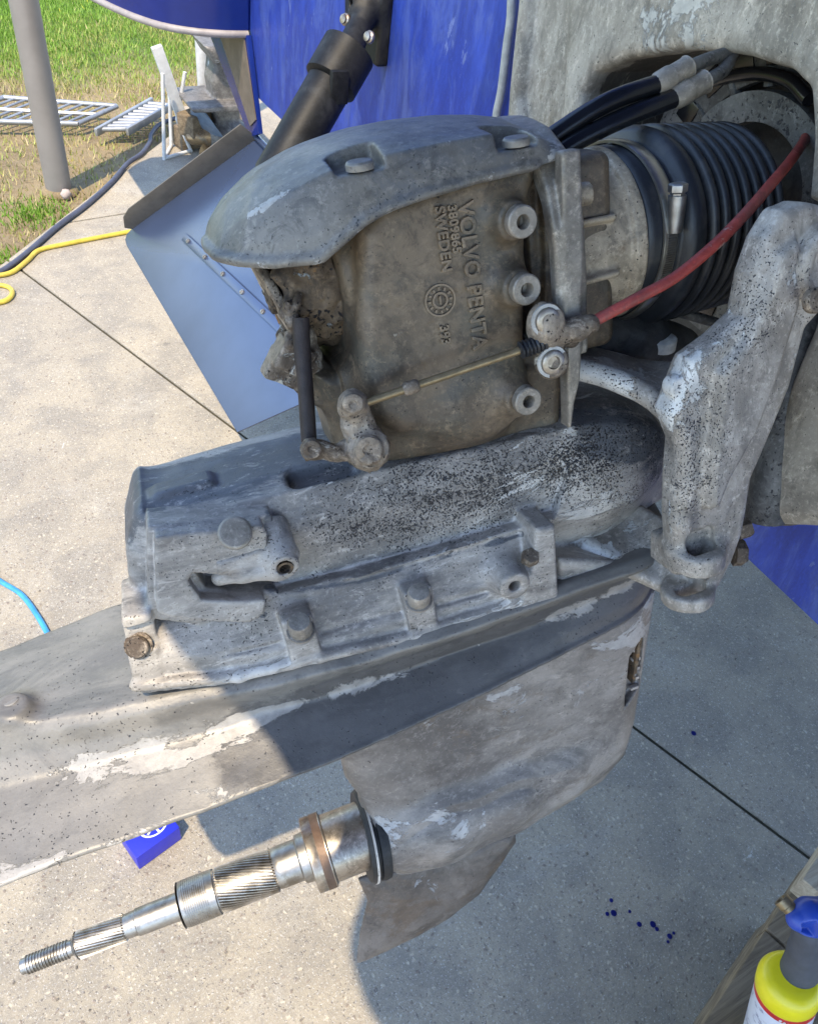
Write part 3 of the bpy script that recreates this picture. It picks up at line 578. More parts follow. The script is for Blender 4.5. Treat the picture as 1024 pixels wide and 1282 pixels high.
# ------------------------------------------------------------------ casting materials of the drive
GEAR = cast('gearcase_alloy', (.085, .066, .047), (.165, .130, .090), (.085, .078, .062), white=(.36, .33, .27), wa=.86, ws=28, dark=(.015, .015, .015), da=.05, ds=500, rough=.5, metal=.08, bd=.0010, seed=1, brown=(.17, .115, .06), ba=.58)
COWL = cast('cowl_grey', (.125, .122, .113), (.185, .180, .165), (.115, .122, .132), white=(.46, .47, .47), wa=.68, ws=55, dark=(.03, .035, .04), da=.05, ds=520, rough=.46, metal=.05, bd=.0007, seed=3)
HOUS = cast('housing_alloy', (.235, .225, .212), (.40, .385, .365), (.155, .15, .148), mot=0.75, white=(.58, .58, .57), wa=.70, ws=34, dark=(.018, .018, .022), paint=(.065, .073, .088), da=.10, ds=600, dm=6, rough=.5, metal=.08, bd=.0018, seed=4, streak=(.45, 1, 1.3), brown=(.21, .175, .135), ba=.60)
PLATE = cast('plate_alloy', (.150, .148, .142), (.215, .210, .198), (.118, .117, .114), mot=0.22, white=(.36, .355, .345), wa=.76, ws=20, dark=(.03, .03, .035), paint=(.060, .060, .062), da=.07, ds=420, dm=5, rough=.42, metal=.08, bd=.0012, seed=6, streak=(.6, 1.1, 1.1), wmask=9, brown=(.13, .118, .10), ba=.66)
LEGM = cast('leg_alloy', (.160, .150, .145), (.285, .27, .26), (.115, .108, .108), mot=0.6, white=(.44, .45, .47), wa=.635, ws=24, dark=(.05, .045, .045), da=.06, ds=420, rough=.46, metal=.12, bd=.0012, seed=8, streak=(.6, 1, 1), brown=(.165, .13, .10), ba=.56)
FORK = cast('fork_alloy', (.285, .275, .258), (.43, .41, .38), (.22, .205, .182), white=(.64, .67, .68), wa=.63, ws=30, dark=(.02, .022, .03), da=.10, ds=620, dm=9, rough=.48, metal=.08, bd=.0018, seed=11, streak=(1, 1, .5), brown=(.21, .175, .135), ba=.58)
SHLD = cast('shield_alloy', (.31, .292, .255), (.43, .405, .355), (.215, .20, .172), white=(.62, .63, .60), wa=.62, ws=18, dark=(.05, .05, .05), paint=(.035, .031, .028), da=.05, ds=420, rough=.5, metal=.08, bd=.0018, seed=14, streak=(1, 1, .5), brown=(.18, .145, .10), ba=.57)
COLL = cast('collar_alloy', (.33, .285, .215), (.45, .39, .30), (.22, .195, .155), white=(.56, .53, .48), wa=.70, rough=.5, metal=.08, da=.08, ds=450, bd=.0015, seed=17, brown=(.21, .15, .085), ba=.56)
BOSSM = cast('boss_alloy', (.22, .205, .18), (.30, .28, .25), (.16, .15, .13), wa=.75, rough=.45, metal=.3, seed=18, edge=.1)
RUST = cast('rusty_steel', (.075, .052, .034), (.15, .11, .07), (.04, .034, .028), edge=0, white=(.42, .47, .50), wa=.68, ws=34, dark=(.012, .01, .01), da=.15, ds=300, rough=.75, metal=.1, bd=.003, seed=19, brown=(.45, .20, .035), ba=.58)
CRUD = cast('crusted_metal', (.17, .135, .10), (.33, .29, .24), (.075, .055, .04), edge=0, white=(.6, .6, .56), wa=.62, ws=70, dark=(.015, .012, .01), da=.12, ds=420, rough=.65, metal=.25, bd=.003, seed=21)
BLKA = cast('near_black', (.015, .017, .02), (.03, .032, .036), (.05, .05, .05), edge=0, wa=.8, ws=60, white=(.2, .2, .2), rough=.6, metal=.1, seed=23)
GEARR = cast('bell_housing_grey', (.085, .088, .09), (.13, .135, .14), (.05, .052, .055), edge=0, white=(.3, .32, .33), wa=.76, ws=60, rough=.6, metal=.2, da=.15, ds=300, seed=25)
CABLE = cast('red_cable', (.26, .035, .03), (.32, .055, .045), (.20, .05, .045), edge=0, white=(.42, .30, .28), wa=.70, ws=60, rough=.5, metal=0, seed=27, brown=(.13, .07, .06), ba=.62, bd=.0006)
BRASSY = plain('aged_brass', (.30, .23, .13), .4, .6, .3, 80)
PALER = plain('pale_washer', (.55, .54, .50), .6, .1, .3, 120)
COPPER = plain('copper_ring', (.15, .095, .065), .5, .3, .3, 90)
# ------------------------------------------------------------------ transom shield
XS = .61
shield = thing('transom_shield', 'cast grey transom shield with a wide rounded opening around the bellows', 'transom shield', loc=tuple(W(780, 60, x=XS)))
def yz(pts, x=XS): return [tuple(W(a, b, x=x)[1:]) for a, b in pts]
outer = yz([(632, -140), (640, 0), (634, 60), (629, 110), (625, 170), (640, 240), (700, 330), (860, 560), (958, 662), (1120, 672), (1300, 600), (1250, -100), (1000, -220)])
opening = yz([(728, 180), (730, 118), (742, 93), (775, 76), (850, 62), (930, 70), (985, 88), (1008, 112), (1012, 180), (1006, 250), (1030, 262), (1040, 330), (1010, 420), (985, 480), (960, 560), (952, 610), (930, 700), (820, 640), (700, 520), (650, 330), (690, 220)])
P_ = np.array([W(632, -140, x=XS), W(1250, -100, x=XS), W(958, 690, x=XS), W(632, 500, x=XS)])
s = SDF([XS-.02, -.52, .66], [TX-.001, .86, 1.80], .0038)
s.prism(outer, 0, XS, TX-.004, rnd_=.022)
flange = [tuple(W(a, b, x=TX-.014)[1:]) for a, b in ((632, -120), (641, 0), (635, 60), (629, 110), (621, 170), (640, 260), (720, 400), (860, 570), (958, 655), (1120, 665), (1300, 590), (1250, -100), (1000, -200))]
s.prism(flange, 0, TX-.024, TX-.003, rnd_=.006, k=.03)
s.prism(opening, 0, XS-.05, TX+.1, op='s', k=.014, rnd_=.004)
inner_f = yz([(660, -100), (662, 0), (650, 120), (655, 200), (690, 260), (700, 100), (705, -100)])
s.prism(inner_f, 0, XS-.02, XS+.012, op='s', k=.02, rnd_=.004)
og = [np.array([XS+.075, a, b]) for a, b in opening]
s.mesh('shield_casting', SHLD, shield, wob=.0010, wsc=30, paint=[(og, .062, 1.5), ([np.array([XS+.11, p_[1], p_[2]]) for p_ in og], .05, 1.5)])  # inside of the opening coloured darker
edge = [W(a, b, x=TX-.010) for a, b in [(632, -120), (640, 0), (634, 60), (628, 110), (620, 170), (639, 262), (720, 403)]]
MB().tube(spl(edge, 24), .006, 10).build('sealant_bead', plain('pale_sealant', (.46, .46, .42), .5, 0, .25, 60), shield, smooth=60)
# dark rear of the opening with the bell housing
xb = TX-.012
MB().prism([W(a, b, x=TX-.006) for a, b in [(660, 60), (1100, 20), (1100, 500), (960, 640), (700, 450)]], (.004, 0, 0)).build('inner_wall', BLKA, shield)  # near-black sheet closes the opening in front of the uncut transom
gc = W(945, 245, x=xb-.03); ring = MB()
for (r0, r1, t0, t1) in ((.150, .100, .0, .012), (.092, .066, -.02, -.002)):
    A_ = [2*math.pi*i/64 for i in range(64)]
    def rg(r, x): return [gc+np.array([x, r*math.cos(t), r*math.sin(t)]) for t in A_]
    ring.rings([rg(r1, t1), rg(r1, t0), rg(r0, t0), rg(r0, t1), rg(r1, t1)], cap=False)
for i in range(16):
    t = 2*math.pi*i/16; ring.tube([gc+np.array([.004, .094*math.cos(t), .094*math.sin(t)]), gc+np.array([.004, .118*math.cos(t), .118*math.sin(t)])], .006, 8)
for i in range(20):
    t = 2*math.pi*i/20; rr_ = np.array([0, math.cos(t), math.sin(t)]); hb_ = MB(); hb_.box(gc+rr_*.122+[-.0006, 0, 0], (.003, .022, .022), np.stack([[1, 0, 0], rr_, np.cross([1, 0, 0], rr_)], 1), .001); hb_.build('shade_insert', HOSEM, shield, smooth=40)  # black boxes stand for the shade inside the ring's pockets
ring.build('bell_housing_ring', GEARR, shield, smooth=40, bevel=.001)
for i in range(3): p = W(948, 190+i*16, x=xb-.05); MB().lathe([(0, .012), (.05, .012)], W(950, 200, x=xb-.03)+np.array([-.01*i, 0, 0])*0, (-.2, .3, -1), 14).build('sensor_stud', GEARR, shield, smooth=40) if i == 0 else None
MB().tube(spl([W(1012, 125, x=XS+.06), W(985, 100, x=XS+.07), W(940, 92, x=XS+.08), W(890, 104, x=XS+.09), W(850, 135, x=XS+.1)], 30), .006, 10).build('rubber_edging', HOSEM, shield, smooth=60)
# ------------------------------------------------------------------ sterndrive
drv = thing('sterndrive', 'weathered grey sterndrive leg without propeller, gearbox lettering facing out', 'sterndrive', frame='D', loc=tuple(D(560, 400, y=0)))
def dense(P, n):
    P = [np.array(p, float) for p in P]; L = np.concatenate([[0], np.cumsum([np.linalg.norm(P[i+1]-P[i]) for i in range(len(P)-1)])]); t = np.linspace(0, L[-1], n)
    A = np.array(P); return np.stack([np.interp(t, L, A[:, k]) for k in range(3)], 1)
def feat(rows, n=60): return dense([D(a, b, y=c) for a, b, c in rows], n)
# cowl
E_ = feat([(258, 302, 0), (261, 313, -.02), (272, 323, -.04), (300, 329, -.06), (345, 332, -.078), (402, 325, -.090), (430, 301, -.092), (455, 278, -.093), (480, 264, -.093), (520, 249, -.093), (560, 237, -.093), (600, 225, -.093), (640, 215, -.093), (668, 209, -.093), (700, 200, -.092), (722, 196, -.090)])
C_ = feat([(258, 300, 0), (264, 299, -.016), (278, 290, -.032), (310, 268, -.050), (345, 247, -.060), (400, 217, -.070), (425, 206, -.073), (455, 198, -.075), (480, 192, -.076), (520, 184, -.076), (560, 176, -.076), (600, 169, -.076), (640, 164, -.075), (668, 168, -.075), (695, 180, -.074), (712, 192, -.07)])
T_ = feat([(258, 298, 0), (259, 289, 0), (267, 269, 0), (290, 240, 0), (330, 207, 0), (372, 184, 0), (400, 173, 0), (430, 163.5, 0), (460, 155.5, 0), (500, 148, 0), (545, 143.5, 0), (590, 143, 0), (630, 147, 0), (655, 157, 0), (680, 174, 0), (700, 190, 0)])
C_ = np.array([D(*(lambda c_: (512+F*c_[0]/-c_[2], 641-F*c_[1]/-c_[2]))(RD.T @ c+OD), y=c[1]*1.16) for c in C_])
rings = []
for e, c, t in zip(E_, C_, T_):
    q = []; k = np.array([t[0]*.6+c[0]*.4, c[1]*.45, t[2]])
    near = [e, e*.66+c*.34+[0, -.0015, 0], e*.33+c*.67+[0, -.0015, 0], c*.97+e*.03]
    for w in (.12, .3, .5, .7, .86): near.append((1-w)**2*c+2*w*(1-w)*k+w*w*t)
    near.append(t); far = [np.array([p[0], -p[1], p[2]]) for p in near[:-1]][::-1]
    rings.append([p+[0, -1e-4, 0] for p in near]+[p+[0, 1e-4, 0] for p in far])
s = SDF([-.225, -.105, -.0], [.085, .105, .128], .0016)
s.loft(rings[1:], hw=8)
s.prism([(-.16, -.02), (.09, -.02), (.09, .055), (.04, .05), (-.08, .035), (-.12, .0)], 1, -.066, .066, op='s', rnd_=.004)
p = D(560, 237, y=-.093); s.box(D(622, 226, y=-.094), (.006, .006, .0025), rnd_=.001, op='s')
s.path(list(E_[:-6]+[0, .001, .001]), .0030, k=.003)
for (px, py, sz) in ((453, 216, .0165), (648, 186, .0155)):
    p = D(px, py, y=-.090); s.box(p+[0, .008, .016], (sz, .021, .016), rnd_=.003, op='s', k=.0015)
s.mesh('cowl', COWL, drv, wob=.0005, wsc=40, wear=[(C_[12:-4:2], .007, .75), (E_[22::2], .026, .62), (E_[10::2], .008, .6), (E_[:18:2], .008, .45)], pits=[(E_[8:40:2], .02, .35)])
def bolt(p, ax, r, h, parent, mat=CRUD, hexa=True, washer=0, name='bolt', sock=False):
    ax = nrm(ax); mb = MB()
    if washer: mb.lathe([(0, washer), (.0018, washer*.98)], p, ax, 20); p = np.array(p)+ax*.0018
    mb.lathe([(0, r), (h*.75, r), (h, r*.86)]+([(h*1.0, r*.5), (h*.4, r*.45)] if sock else []), p, ax, 6 if hexa else 20, ang=.3); return mb.build(name, mat, parent, smooth=35, bevel=.0005)
cw = [o for o in drv.children if o.name.startswith('cowl')][0]
bolt(D(451, 212, y=-.083), (0, -.1, 1), .0095, .0055, cw, mat=COWL, hexa=False)
bolt(D(646, 182, y=-.083), (0, -.1, 1), .0095, .0055, cw, mat=COWL, hexa=False)
# upper gearcase
YG = -.082
gp = xz([(452, 335), (452, 290), (480, 255), (600, 215), (690, 190), (676, 215), (667, 260), (662, 300), (660, 470), (640, 505), (610, 530), (560, 548), (505, 545), (475, 526), (462, 500), (455, 470), (452, 440), (450, 400)], YG)
s = SDF([-.195, -.105, -.16], [.10, .10, .09], .0016)
s.prism(gp, 1, YG, .078, rnd_=.012)
c0 = D(560, 500, y=-.05); s.ell([c0[0]-.004, 0, -.085], (.070, .074, .045), k=.015)
s.cyl([c0[0]-.004, 0, -.12], [c0[0]-.004, 0, -.05], .068, .072, k=.012, rnd_=.008)
# neck to the housing
s.prism(xz([(395, 470), (420, 520), (430, 560), (440, 585), (700, 540), (705, 440), (650, 430)], -.05), 1, -.055, .06, k=.03, rnd_=.01)
s.box([.055, 0, .0], (.035, .062, .075), rnd_=.01, k=.006)
# aft bore, flange and shoulder
xa = D(425, 395, y=-.05)[0]; zb = .018
s.cyl([xa+.004, 0, zb], [xa+.04, 0, zb], .062, .070, k=.008, rnd_=.005)
s.cyl([xa-.014, 0, zb], [xa+.01, 0, zb], .046, k=.003, rnd_=.003)
# web under the bore
s.prism(xz([(352, 470), (400, 440), (430, 520), (420, 560), (408, 520), (400, 508), (380, 500)], -.03), 1, -.04, .01, k=.012, rnd_=.004)
# vertical recess before the flange strip and raised pads
s.prism(xz([(668, 238), (694, 215), (698, 330), (694, 470), (668, 470)], YG), 1, -.2, -.055, op='s', k=.004, rnd_=.004)
BOSS = [(655, 278), (660, 363), (662, 503)]
for px, py in BOSS:
    p = D(px, py, y=-.099); s.cyl(p+[-.004, .004, .001], p+[-.012, .05, .004], .0135, .017, k=.012, rnd_=.002)
s.cyl(D(600, 500, y=-.07)+[0, -.012, 0], D(600, 500, y=-.07)+[0, .03, 0], .03, .035, k=.02, rnd_=.01)
gear = s.mesh('gearbox_casting', GEAR, drv, wob=.00035, wsc=60)
for px, py in BOSS:
    p = D(px, py, y=-.1035); MB().lathe([(.010, .0112), (.001, .0112), (0, .0102), (0, .0052), (.0016, .0044), (.009, .0042), (.009, .0001)], p, (-.03, 1, .02), 28, cap=False).build('threaded_boss', BOSSM, gear, smooth=35)
# raised cast lettering, reading downwards on the near face
def lettering(txt, px, py, size, name, stretch=1.0, ext=.0014, y=YG-.0002, ang=0):
    cu = bpy.data.curves.new(name, 'FONT'); cu.body = txt; cu.size = size; cu.extrude = ext; cu.bevel_depth = .00025; cu.bevel_resolution = 1; cu.space_character = 1.05; cu.offset = .00015
    t = bpy.data.objects.new(name, cu); COL.objects.link(t); bpy.context.view_layer.update(); dg = bpy.context.evaluated_depsgraph_get()
    me = bpy.data.meshes.new_from_object(t.evaluated_get(dg)); bpy.data.objects.remove(t); me.name = name
    p = D(px, py, y=y)-np.array(off(drv)); R_ = np.array([[0, 1, 0, p[0]], [0, 0, -1, p[1]], [-1, 0, 0, p[2]], [0, 0, 0, 1]], float)      # text right -> down, text up -> forward, out -> -y
    rot = Matrix(R_.tolist()) @ Matrix.Diagonal((stretch, 1, 1, 1)) @ Matrix.Rotation(ang, 4, 'Z')
    me.transform(rot); me.materials.clear(); me.materials.append(GEAR); o = bpy.data.objects.new(name, me); COL.objects.link(o); o.parent = gear; return o
YL = YG-.0012
lettering('VOLVO PENTA', 573, 254, .0158, 'raised_brand_lettering', .96, y=YL)
lettering('3809865', 560, 257, .0088, 'raised_part_number', 1.02, y=YL)
lettering('SWEDEN', 544, 259, .0100, 'raised_country_lettering', 1.07, y=YL)
lettering('393', 550, 408, .0100, 'raised_small_number', .95, y=YL)
mb = MB(); cc = D(551, 376, y=YG-.0012)
def annul(mb, c, r0, r1, h, n=36):
    A_ = [2*math.pi*i/n for i in range(n)]
    f = lambda r, y: [c+np.array([r*math.cos(t), y, r*math.sin(t)]) for t in A_]
    mb.rings([f(r0, .001), f(r0, -h), f(r1, -h), f(r1, .001)], cap=False)
annul(mb, cc, .0105, .0118, .0005); annul(mb, cc, .0045, .0060, .0005)
for i in range(12): t = 6.283*i/12; mb.box(cc+np.array([.0083*math.cos(t), -.0001, .0083*math.sin(t)]), (.0022, .0012, .0014), np.array([[math.cos(t), 0, -math.sin(t)], [0, 1, 0], [math.sin(t), 0, math.cos(t)]]))
mb.box(cc+[0, -.0001, 0], (.0012, .0012, .006)); mb.build('raised_date_dial', GEAR, gear)
# flange strip that wraps the front of the gearbox
s = SDF([-.0, -.125, -.16], [.14, .11, .125], .0016)
st_o = [(.085, 0)]
x0s = D(690, 300, y=-.098)[0]; x1s = D(724, 300, y=-.09)[0]
ypf = [(-.100, -.060), (-.103, .0), (-.102, .035), (-.095, .062), (-.080, .084), (-.055, .098), (-.02, .105), (.03, .104), (.07, .09), (.09, .06), (.09, -.02), (.07, -.02), (.07, .05), (.05, .078), (.02, .09), (-.02, .091), (-.05, .084), (-.07, .07), (-.083, .05), (-.09, .02), (-.090, -.060)]
s.prism(ypf, 0, x0s-.0, x1s, rnd_=.004)
s.prism(xz([(698, 190), (722, 185), (726, 300), (722, 412), (702, 416), (700, 300)], -.098), 1, -.104, -.092, k=.003, rnd_=.002)
s.prism(xz([(703, 425), (722, 420), (720, 470), (713, 500), (709, 532), (705, 532), (704, 480)], -.094), 1, -.103, -.088, rnd_=.002)
s.mesh('flange_strip', BOSSM, drv, wob=.0006, wear=[([[x0s, -.104, .07], [x0s, -.106, .0], [x0s+.002, -.104, -.06], [x0s+.004, -.103, -.12]], .006, .6)])
# round bearing collar behind it
xc0 = D(724, 290, y=-.06)[0]; xc1 = D(790, 275, y=-.05)[0]; RC = .066
zc_ = float(D(762, 292, y=0)[2])
s = SDF([xc0-.03, -.10, zc_-.1], [xc1+.03, .10, zc_+.1], .0018)
s.cyl([xc0-.02, 0, zc_-.004], [xc1, 0, zc_], RC-.004, RC, rnd_=.006)
s.cyl([xc1-.008, 0, zc_], [xc1+.004, 0, zc_], RC+.004, rnd_=.003, k=.003)
for a_ in (-2.9, 2.75): s.box([xc0+.01, (RC-.001)*math.cos(a_), zc_+(RC-.001)*math.sin(a_)], (.02, .007, .0025), np.array([[1, 0, 0], [0, math.cos(a_), -math.sin(a_)], [0, math.sin(a_), math.cos(a_)]]), rnd_=.002, k=.004)
p = D(733, 243, y=-.075); s.cyl(p+[-.03, .004, 0], p+[.004, .0, 0], .0085, k=.006, rnd_=.002)
s.mesh('bearing_collar', COLL, drv, wob=.0010, wsc=40)
# bellows
bxa = xc1+.004; c0 = np.array([bxa, 0, zc_]); bax = nrm([1, .10, -.02])
endp = D(897, 271, y=.02); bax = nrm(endp-c0); Lb = endp[0]-c0[0]
prof = [(-.012, .050), (-.012, .066), (-.006, .070), (.018, .071), (.020, .073), (.021, .078), (.028, .083), (.036, .081)]
t = .040; nrib = 7; pit = (Lb-.040)/nrib
for k in range(nrib):
    R1 = .083-.0006*k
    for j in range(9):
        u = j/9; prof.append((t+pit*u, R1-.013*(1-math.sin(math.pi*min(1, u*1.25) if u < .8 else 0))*(1 if u > .8 or u < .12 else .0)-(.013*(1-math.sin(math.pi*u)**.45))))
    t += pit
prof += [(t, .066), (t+.008, .062)]
bel = MB().lathe([(a, b) for a, b in prof], c0, bax, 96).build('bellows', RUBBER, drv, smooth=60)
def rad_pt(t, r, ang): 
    a = nrm(np.cross(bax, [0.13, .05, .99])); b = np.cross(bax, a); return c0+bax*t+r*(math.cos(ang)*a+math.sin(ang)*b)
cl = MB(); cl.lathe([(.000, .0715), (.000, .0735), (.002, .0742), (.011, .0742), (.013, .0735), (.013, .0715), (0, .0715)], c0, bax, 96, cap=False)
clo = cl.build('hose_clamp', plain('band_steel', (.45, .42, .36), .30, .9, .2, 60, .0001), drv, smooth=40)
def ppx(p):
    c = RD.T @ np.array(p)+OD; return np.array([512+F*c[0]/-c[2], 641-F*c[1]/-c[2]])
ps = min([rad_pt(.0065, .080, a_) for a_ in np.linspace(0, 6.28, 720) if rad_pt(.0065, .08, a_)[1] < 0], key=lambda q_: abs(ppx(q_)[1]-262))
up_t = nrm(np.cross(bax, [0, -1, .15]))
MB().lathe([(-.017, .0058), (.0, .0068), (.010, .0068)], ps, (.04, -.06, 1), 16).build('worm_housing', STEEL, clo, smooth=40)
MB().lathe([(.010, .0056), (.012, .0056), (.013, .0075), (.018, .0075), (.019, .006)], ps, (.04, -.06, 1), 6).build('worm_screw', STEEL, clo, smooth=40, bevel=.0004)
th = MB()
for k in range(34):
    a = 2.62+.0235*k; 
    for_ = [rad_pt(.0065, .0796, a_) for a_ in (a, a+.012)]
R_t = None
aa = nrm(np.cross(bax, [0.13, .05, .99])); bb = np.cross(bax, aa)
ang0 = math.atan2((ps-c0).dot(bb), (ps-c0).dot(aa))
sg = 1 if (c0+.08*(math.cos(ang0+.3)*aa+math.sin(ang0+.3)*bb))[2] < ps[2] else -1
for k in range(30):
    a = ang0+sg*(.22+.025*k); rr_ = math.cos(a)*aa+math.sin(a)*bb; tg = -math.sin(a)*aa+math.cos(a)*bb
    th.box(c0+bax*.0065+rr_*.0746, (.0085, .0009, .0010), np.stack([bax, tg, rr_], 1))
th.build('clamp_thread', STEEL, clo)
# hoses over the bellows
def hyd(label, px, y, r):
    P = [D(a, b, y=c) for (a, b), c in zip(px, y)]; ob = thing('hydraulic_hose', label, 'hose', 'hydraulic hoses above the bellows', frame='D', loc=tuple(P[0]))
    MB().tube(spl(P[:4], 30), r, 14).build('rubber_hose', HOSEM, ob, smooth=60)
    ax = nrm(P[4]-P[3]); MB().lathe([(-.004, r*1.0), (0, r*1.22), (.012, r*1.28), (.013, r*1.15), (.030, r*1.2), (.031, r*1.3), (np.linalg.norm(P[4]-P[3]), r*1.1)], P[3], ax, 20).build('crimp_fitting', BOSSM, ob, smooth=40)
    MB().tube(spl(P[4:], 16), r*.72, 12).build('steel_pipe', GEARR, ob, smooth=60)
hyd('upper black hydraulic hose curving out from behind the grey cowl', [(660, 196), (700, 165), (760, 128), (824, 105), (862, 84), (890, 73), (915, 66)], [-.0, -.0, .0, .005, .01, .02, .03], .0076)
hyd('lower black hydraulic hose, nearest the ribs of the bellows', [(672, 212), (716, 180), (780, 148), (846, 122), (882, 102), (905, 88), (916, 68)], [-.005, -.005, -.005, .0, .005, .015, .03], .0076)
# ------------------------------------------------------------------ intermediate housing
N = 70
def row(pts, n=N): return feat(pts, n)
L1 = row([(203, 657, -.054), (230, 648, -.060), (300, 631, -.064), (400, 606, -.066), (520, 578, -.066), (640, 552, -.066), (720, 534, -.064), (780, 534, -.055), (818, 548, -.040), (834, 566, -.022), (841, 578, -.004)])
L2 = row([(201, 700, -.058), (228, 705, -.068), (300, 712, -.075), (400, 690, -.078), (520, 655, -.078), (640, 620, -.078), (700, 605, -.077), (762, 594, -.068), (806, 586, -.050), (830, 584, -.028), (841, 582, -.005)])
L3 = row([(196, 768, -.064), (222, 764, -.076), (300, 752, -.084), (400, 727, -.086), (520, 695, -.086), (640, 660, -.086), (690, 652, -.084), (750, 640, -.074), (795, 616, -.052), (826, 596, -.03), (841, 586, -.005)])
rings = []
for i in range(N):
    a, b, c = L1[i], L2[i], L3[i]; top = -.118+.0*a[2]
    u = i/(N-1); tz = a[2]+.006+.018*max(0, (u-.80)/.2)*(1-u)*3
    near = [np.array([c[0], c[1]*.9, c[2]-.03]), c, b*.4+c*.6, b, a*.35+b*.65+[0, -.001, 0], a, np.array([a[0], a[1]*.62, a[2]+.004]), np.array([a[0], a[1]*.25, a[2]+.0055])]
    far = [np.array([p[0], -p[1], p[2]]) for p in near][::-1]; rings.append(near+far)
s = SDF([-.365, -.135, -.285], [.215, .125, -.065], .0018)
s.loft(rings, hw=12)
zt_ = lambda px, py, y: D(px, py, y=y)
# rounded aft end with raked face
aftp = xz([(212, 640), (240, 690), (230, 790), (176, 790), (160, 700), (158, 668), (166, 640), (176, 618)], -.02)
s.prism(aftp, 1, -.056, .050, k=.018, rnd_=.016)
# top deck: ridge far side
s.prism(xz([(172, 604), (380, 552), (430, 545), (430, 600), (200, 650), (168, 650)], .02), 1, -.045, .048, k=.012, rnd_=.008)
# round front barrel
pb_ = D(742, 560, y=-.03); s.ell([D(745, 560, y=-.0)[0]-.03, 0, D(745, 572, y=-.03)[2]-.005], (.088, .079, .062), k=.03)
# lower skirt down to the flange
sk = row([(172, 800, -.082), (300, 800, -.094), (400, 785, -.096), (520, 752, -.096), (640, 715, -.096), (690, 700, -.094)])
fl = row([(172, 858, -.088), (300, 846, -.100), (400, 822, -.104), (520, 795, -.104), (640, 756, -.104), (690, 742, -.102)])
SK3 = row([(190, 768, -.064), (300, 752, -.083), (400, 727, -.085), (520, 695, -.085), (640, 660, -.085), (690, 645, -.083)])
rings = []
for i in range(N):
    a, b, c = SK3[i], sk[i], fl[i]
    near = [np.array([c[0], c[1]*.95, c[2]-.012]), c, b+[0, -.006, -.012], b, a, np.array([a[0], a[1]*.5, a[2]+.002])]
    far = [np.array([p[0], -p[1], p[2]]) for p in near][::-1]; rings.append(near+far)
s.loft(rings, k=.004, hw=8)
# ledge line under the speckled panel, side recess, flange bead, lugs
def ridge(pts, r, op='u', k=.003, y=None): s.path([D(a, b, y=c) for a, b, c in pts], r, op, k)
ridge([(372, 737, -.086), (450, 718, -.087), (540, 692, -.087), (640, 660, -.087), (690, 646, -.085)], .0035, k=.006)
ridge([(340, 744, -.088), (450, 727, -.089), (560, 696, -.090), (680, 659, -.088)], .003, op='s', k=.001)
ridge([(170, 858, -.090), (300, 846, -.102), (400, 822, -.106), (520, 795, -.106), (640, 756, -.106), (690, 742, -.104)], .005, k=.004)
ridge([(262, 800, -.094), (330, 792, -.097), (352, 780, -.097)], .0018, op='s', k=.002); ridge([(258, 806, -.095), (275, 822, -.098), (350, 806, -.099)], .0018, op='s', k=.002)
ridge([(400, 765, -.095), (505, 735, -.095)], .002, op='s', k=.003); ridge([(405, 790, -.099), (505, 765, -.099)], .002, op='s', k=.003)
ridge([(550, 722, -.095), (625, 700, -.095)], .002, op='s', k=.003); ridge([(550, 757, -.1), (630, 735, -.1)], .002, op='s', k=.003)
# recessed speckled panel: shallow pocket right of the trim bracket
pk = xz([(334, 652), (390, 640), (520, 612), (650, 585), (700, 575), (705, 600), (690, 640), (520, 690), (400, 722), (345, 735), (334, 700)], -.075)
s.prism(pk, 1, -.12, -.073, op='s', k=.002, rnd_=.001)
# raised trim bracket with lever slot
bk = xz([(193, 662), (326, 648), (331, 660), (331, 706), (300, 712), (262, 708), (240, 706), (234, 716), (250, 740), (290, 742), (330, 736), (328, 758), (310, 768), (262, 766), (215, 762), (196, 754)], -.084)
s.prism(bk, 1, -.098, -.05, k=0, rnd_=.0012)
bo = xz([(184, 655), (338, 640), (344, 660), (342, 770), (300, 782), (200, 772), (186, 765)], -.078)
s.prism(bo, 1, -.084, -.05, k=0, rnd_=.0012)
s.prism(xz([(243, 711), (300, 713), (352, 716), (352, 734), (290, 739), (258, 734)], -.08), 1, -.2, -.060, op='s', k=.002, rnd_=.002)
s.prism(xz([(243, 660), (322, 652), (326, 690), (305, 700), (252, 690)], -.088), 1, -.096, -.08, k=.004, rnd_=.003)
# flat pockets in the deck
p = D(408, 598, y=-.05); s.box(p+[0, .0, .002], (.030, .012, .010), rnd_=.008, op='s', k=.006)
p = D(228, 604, y=-.02); s.box(p+[0, -.002, -.004], (.026, .014, .006), rnd_=.006, k=.004)
# bosses on the skirt
for px, py in ((378, 800), (526, 765)):
    p = D(px, py, y=-.104); s.box(p+[0, .010, .002], (.0125, .015, .022), rnd_=.0025, k=.003)
p = D(645, 735, y=-.118); s.cyl(p, p+[.002, .05, .006], .0135, .02, k=.012, rnd_=.002); s.cyl(p+[0, -.01, 0], p+[0, .03, 0], .0052, op='s')
# vertical rib plate at the front
s.prism(xz([(664, 655), (688, 650), (692, 742), (676, 752), (640, 757), (655, 720)], -.1), 1, -.112, -.06, k=.004, rnd_=.004)
# front lower bracket and flange
s.prism(xz([(690, 690), (760, 694), (788, 708), (760, 722), (690, 745)], -.085), 1, -.10, .08, k=.006, rnd_=.005)
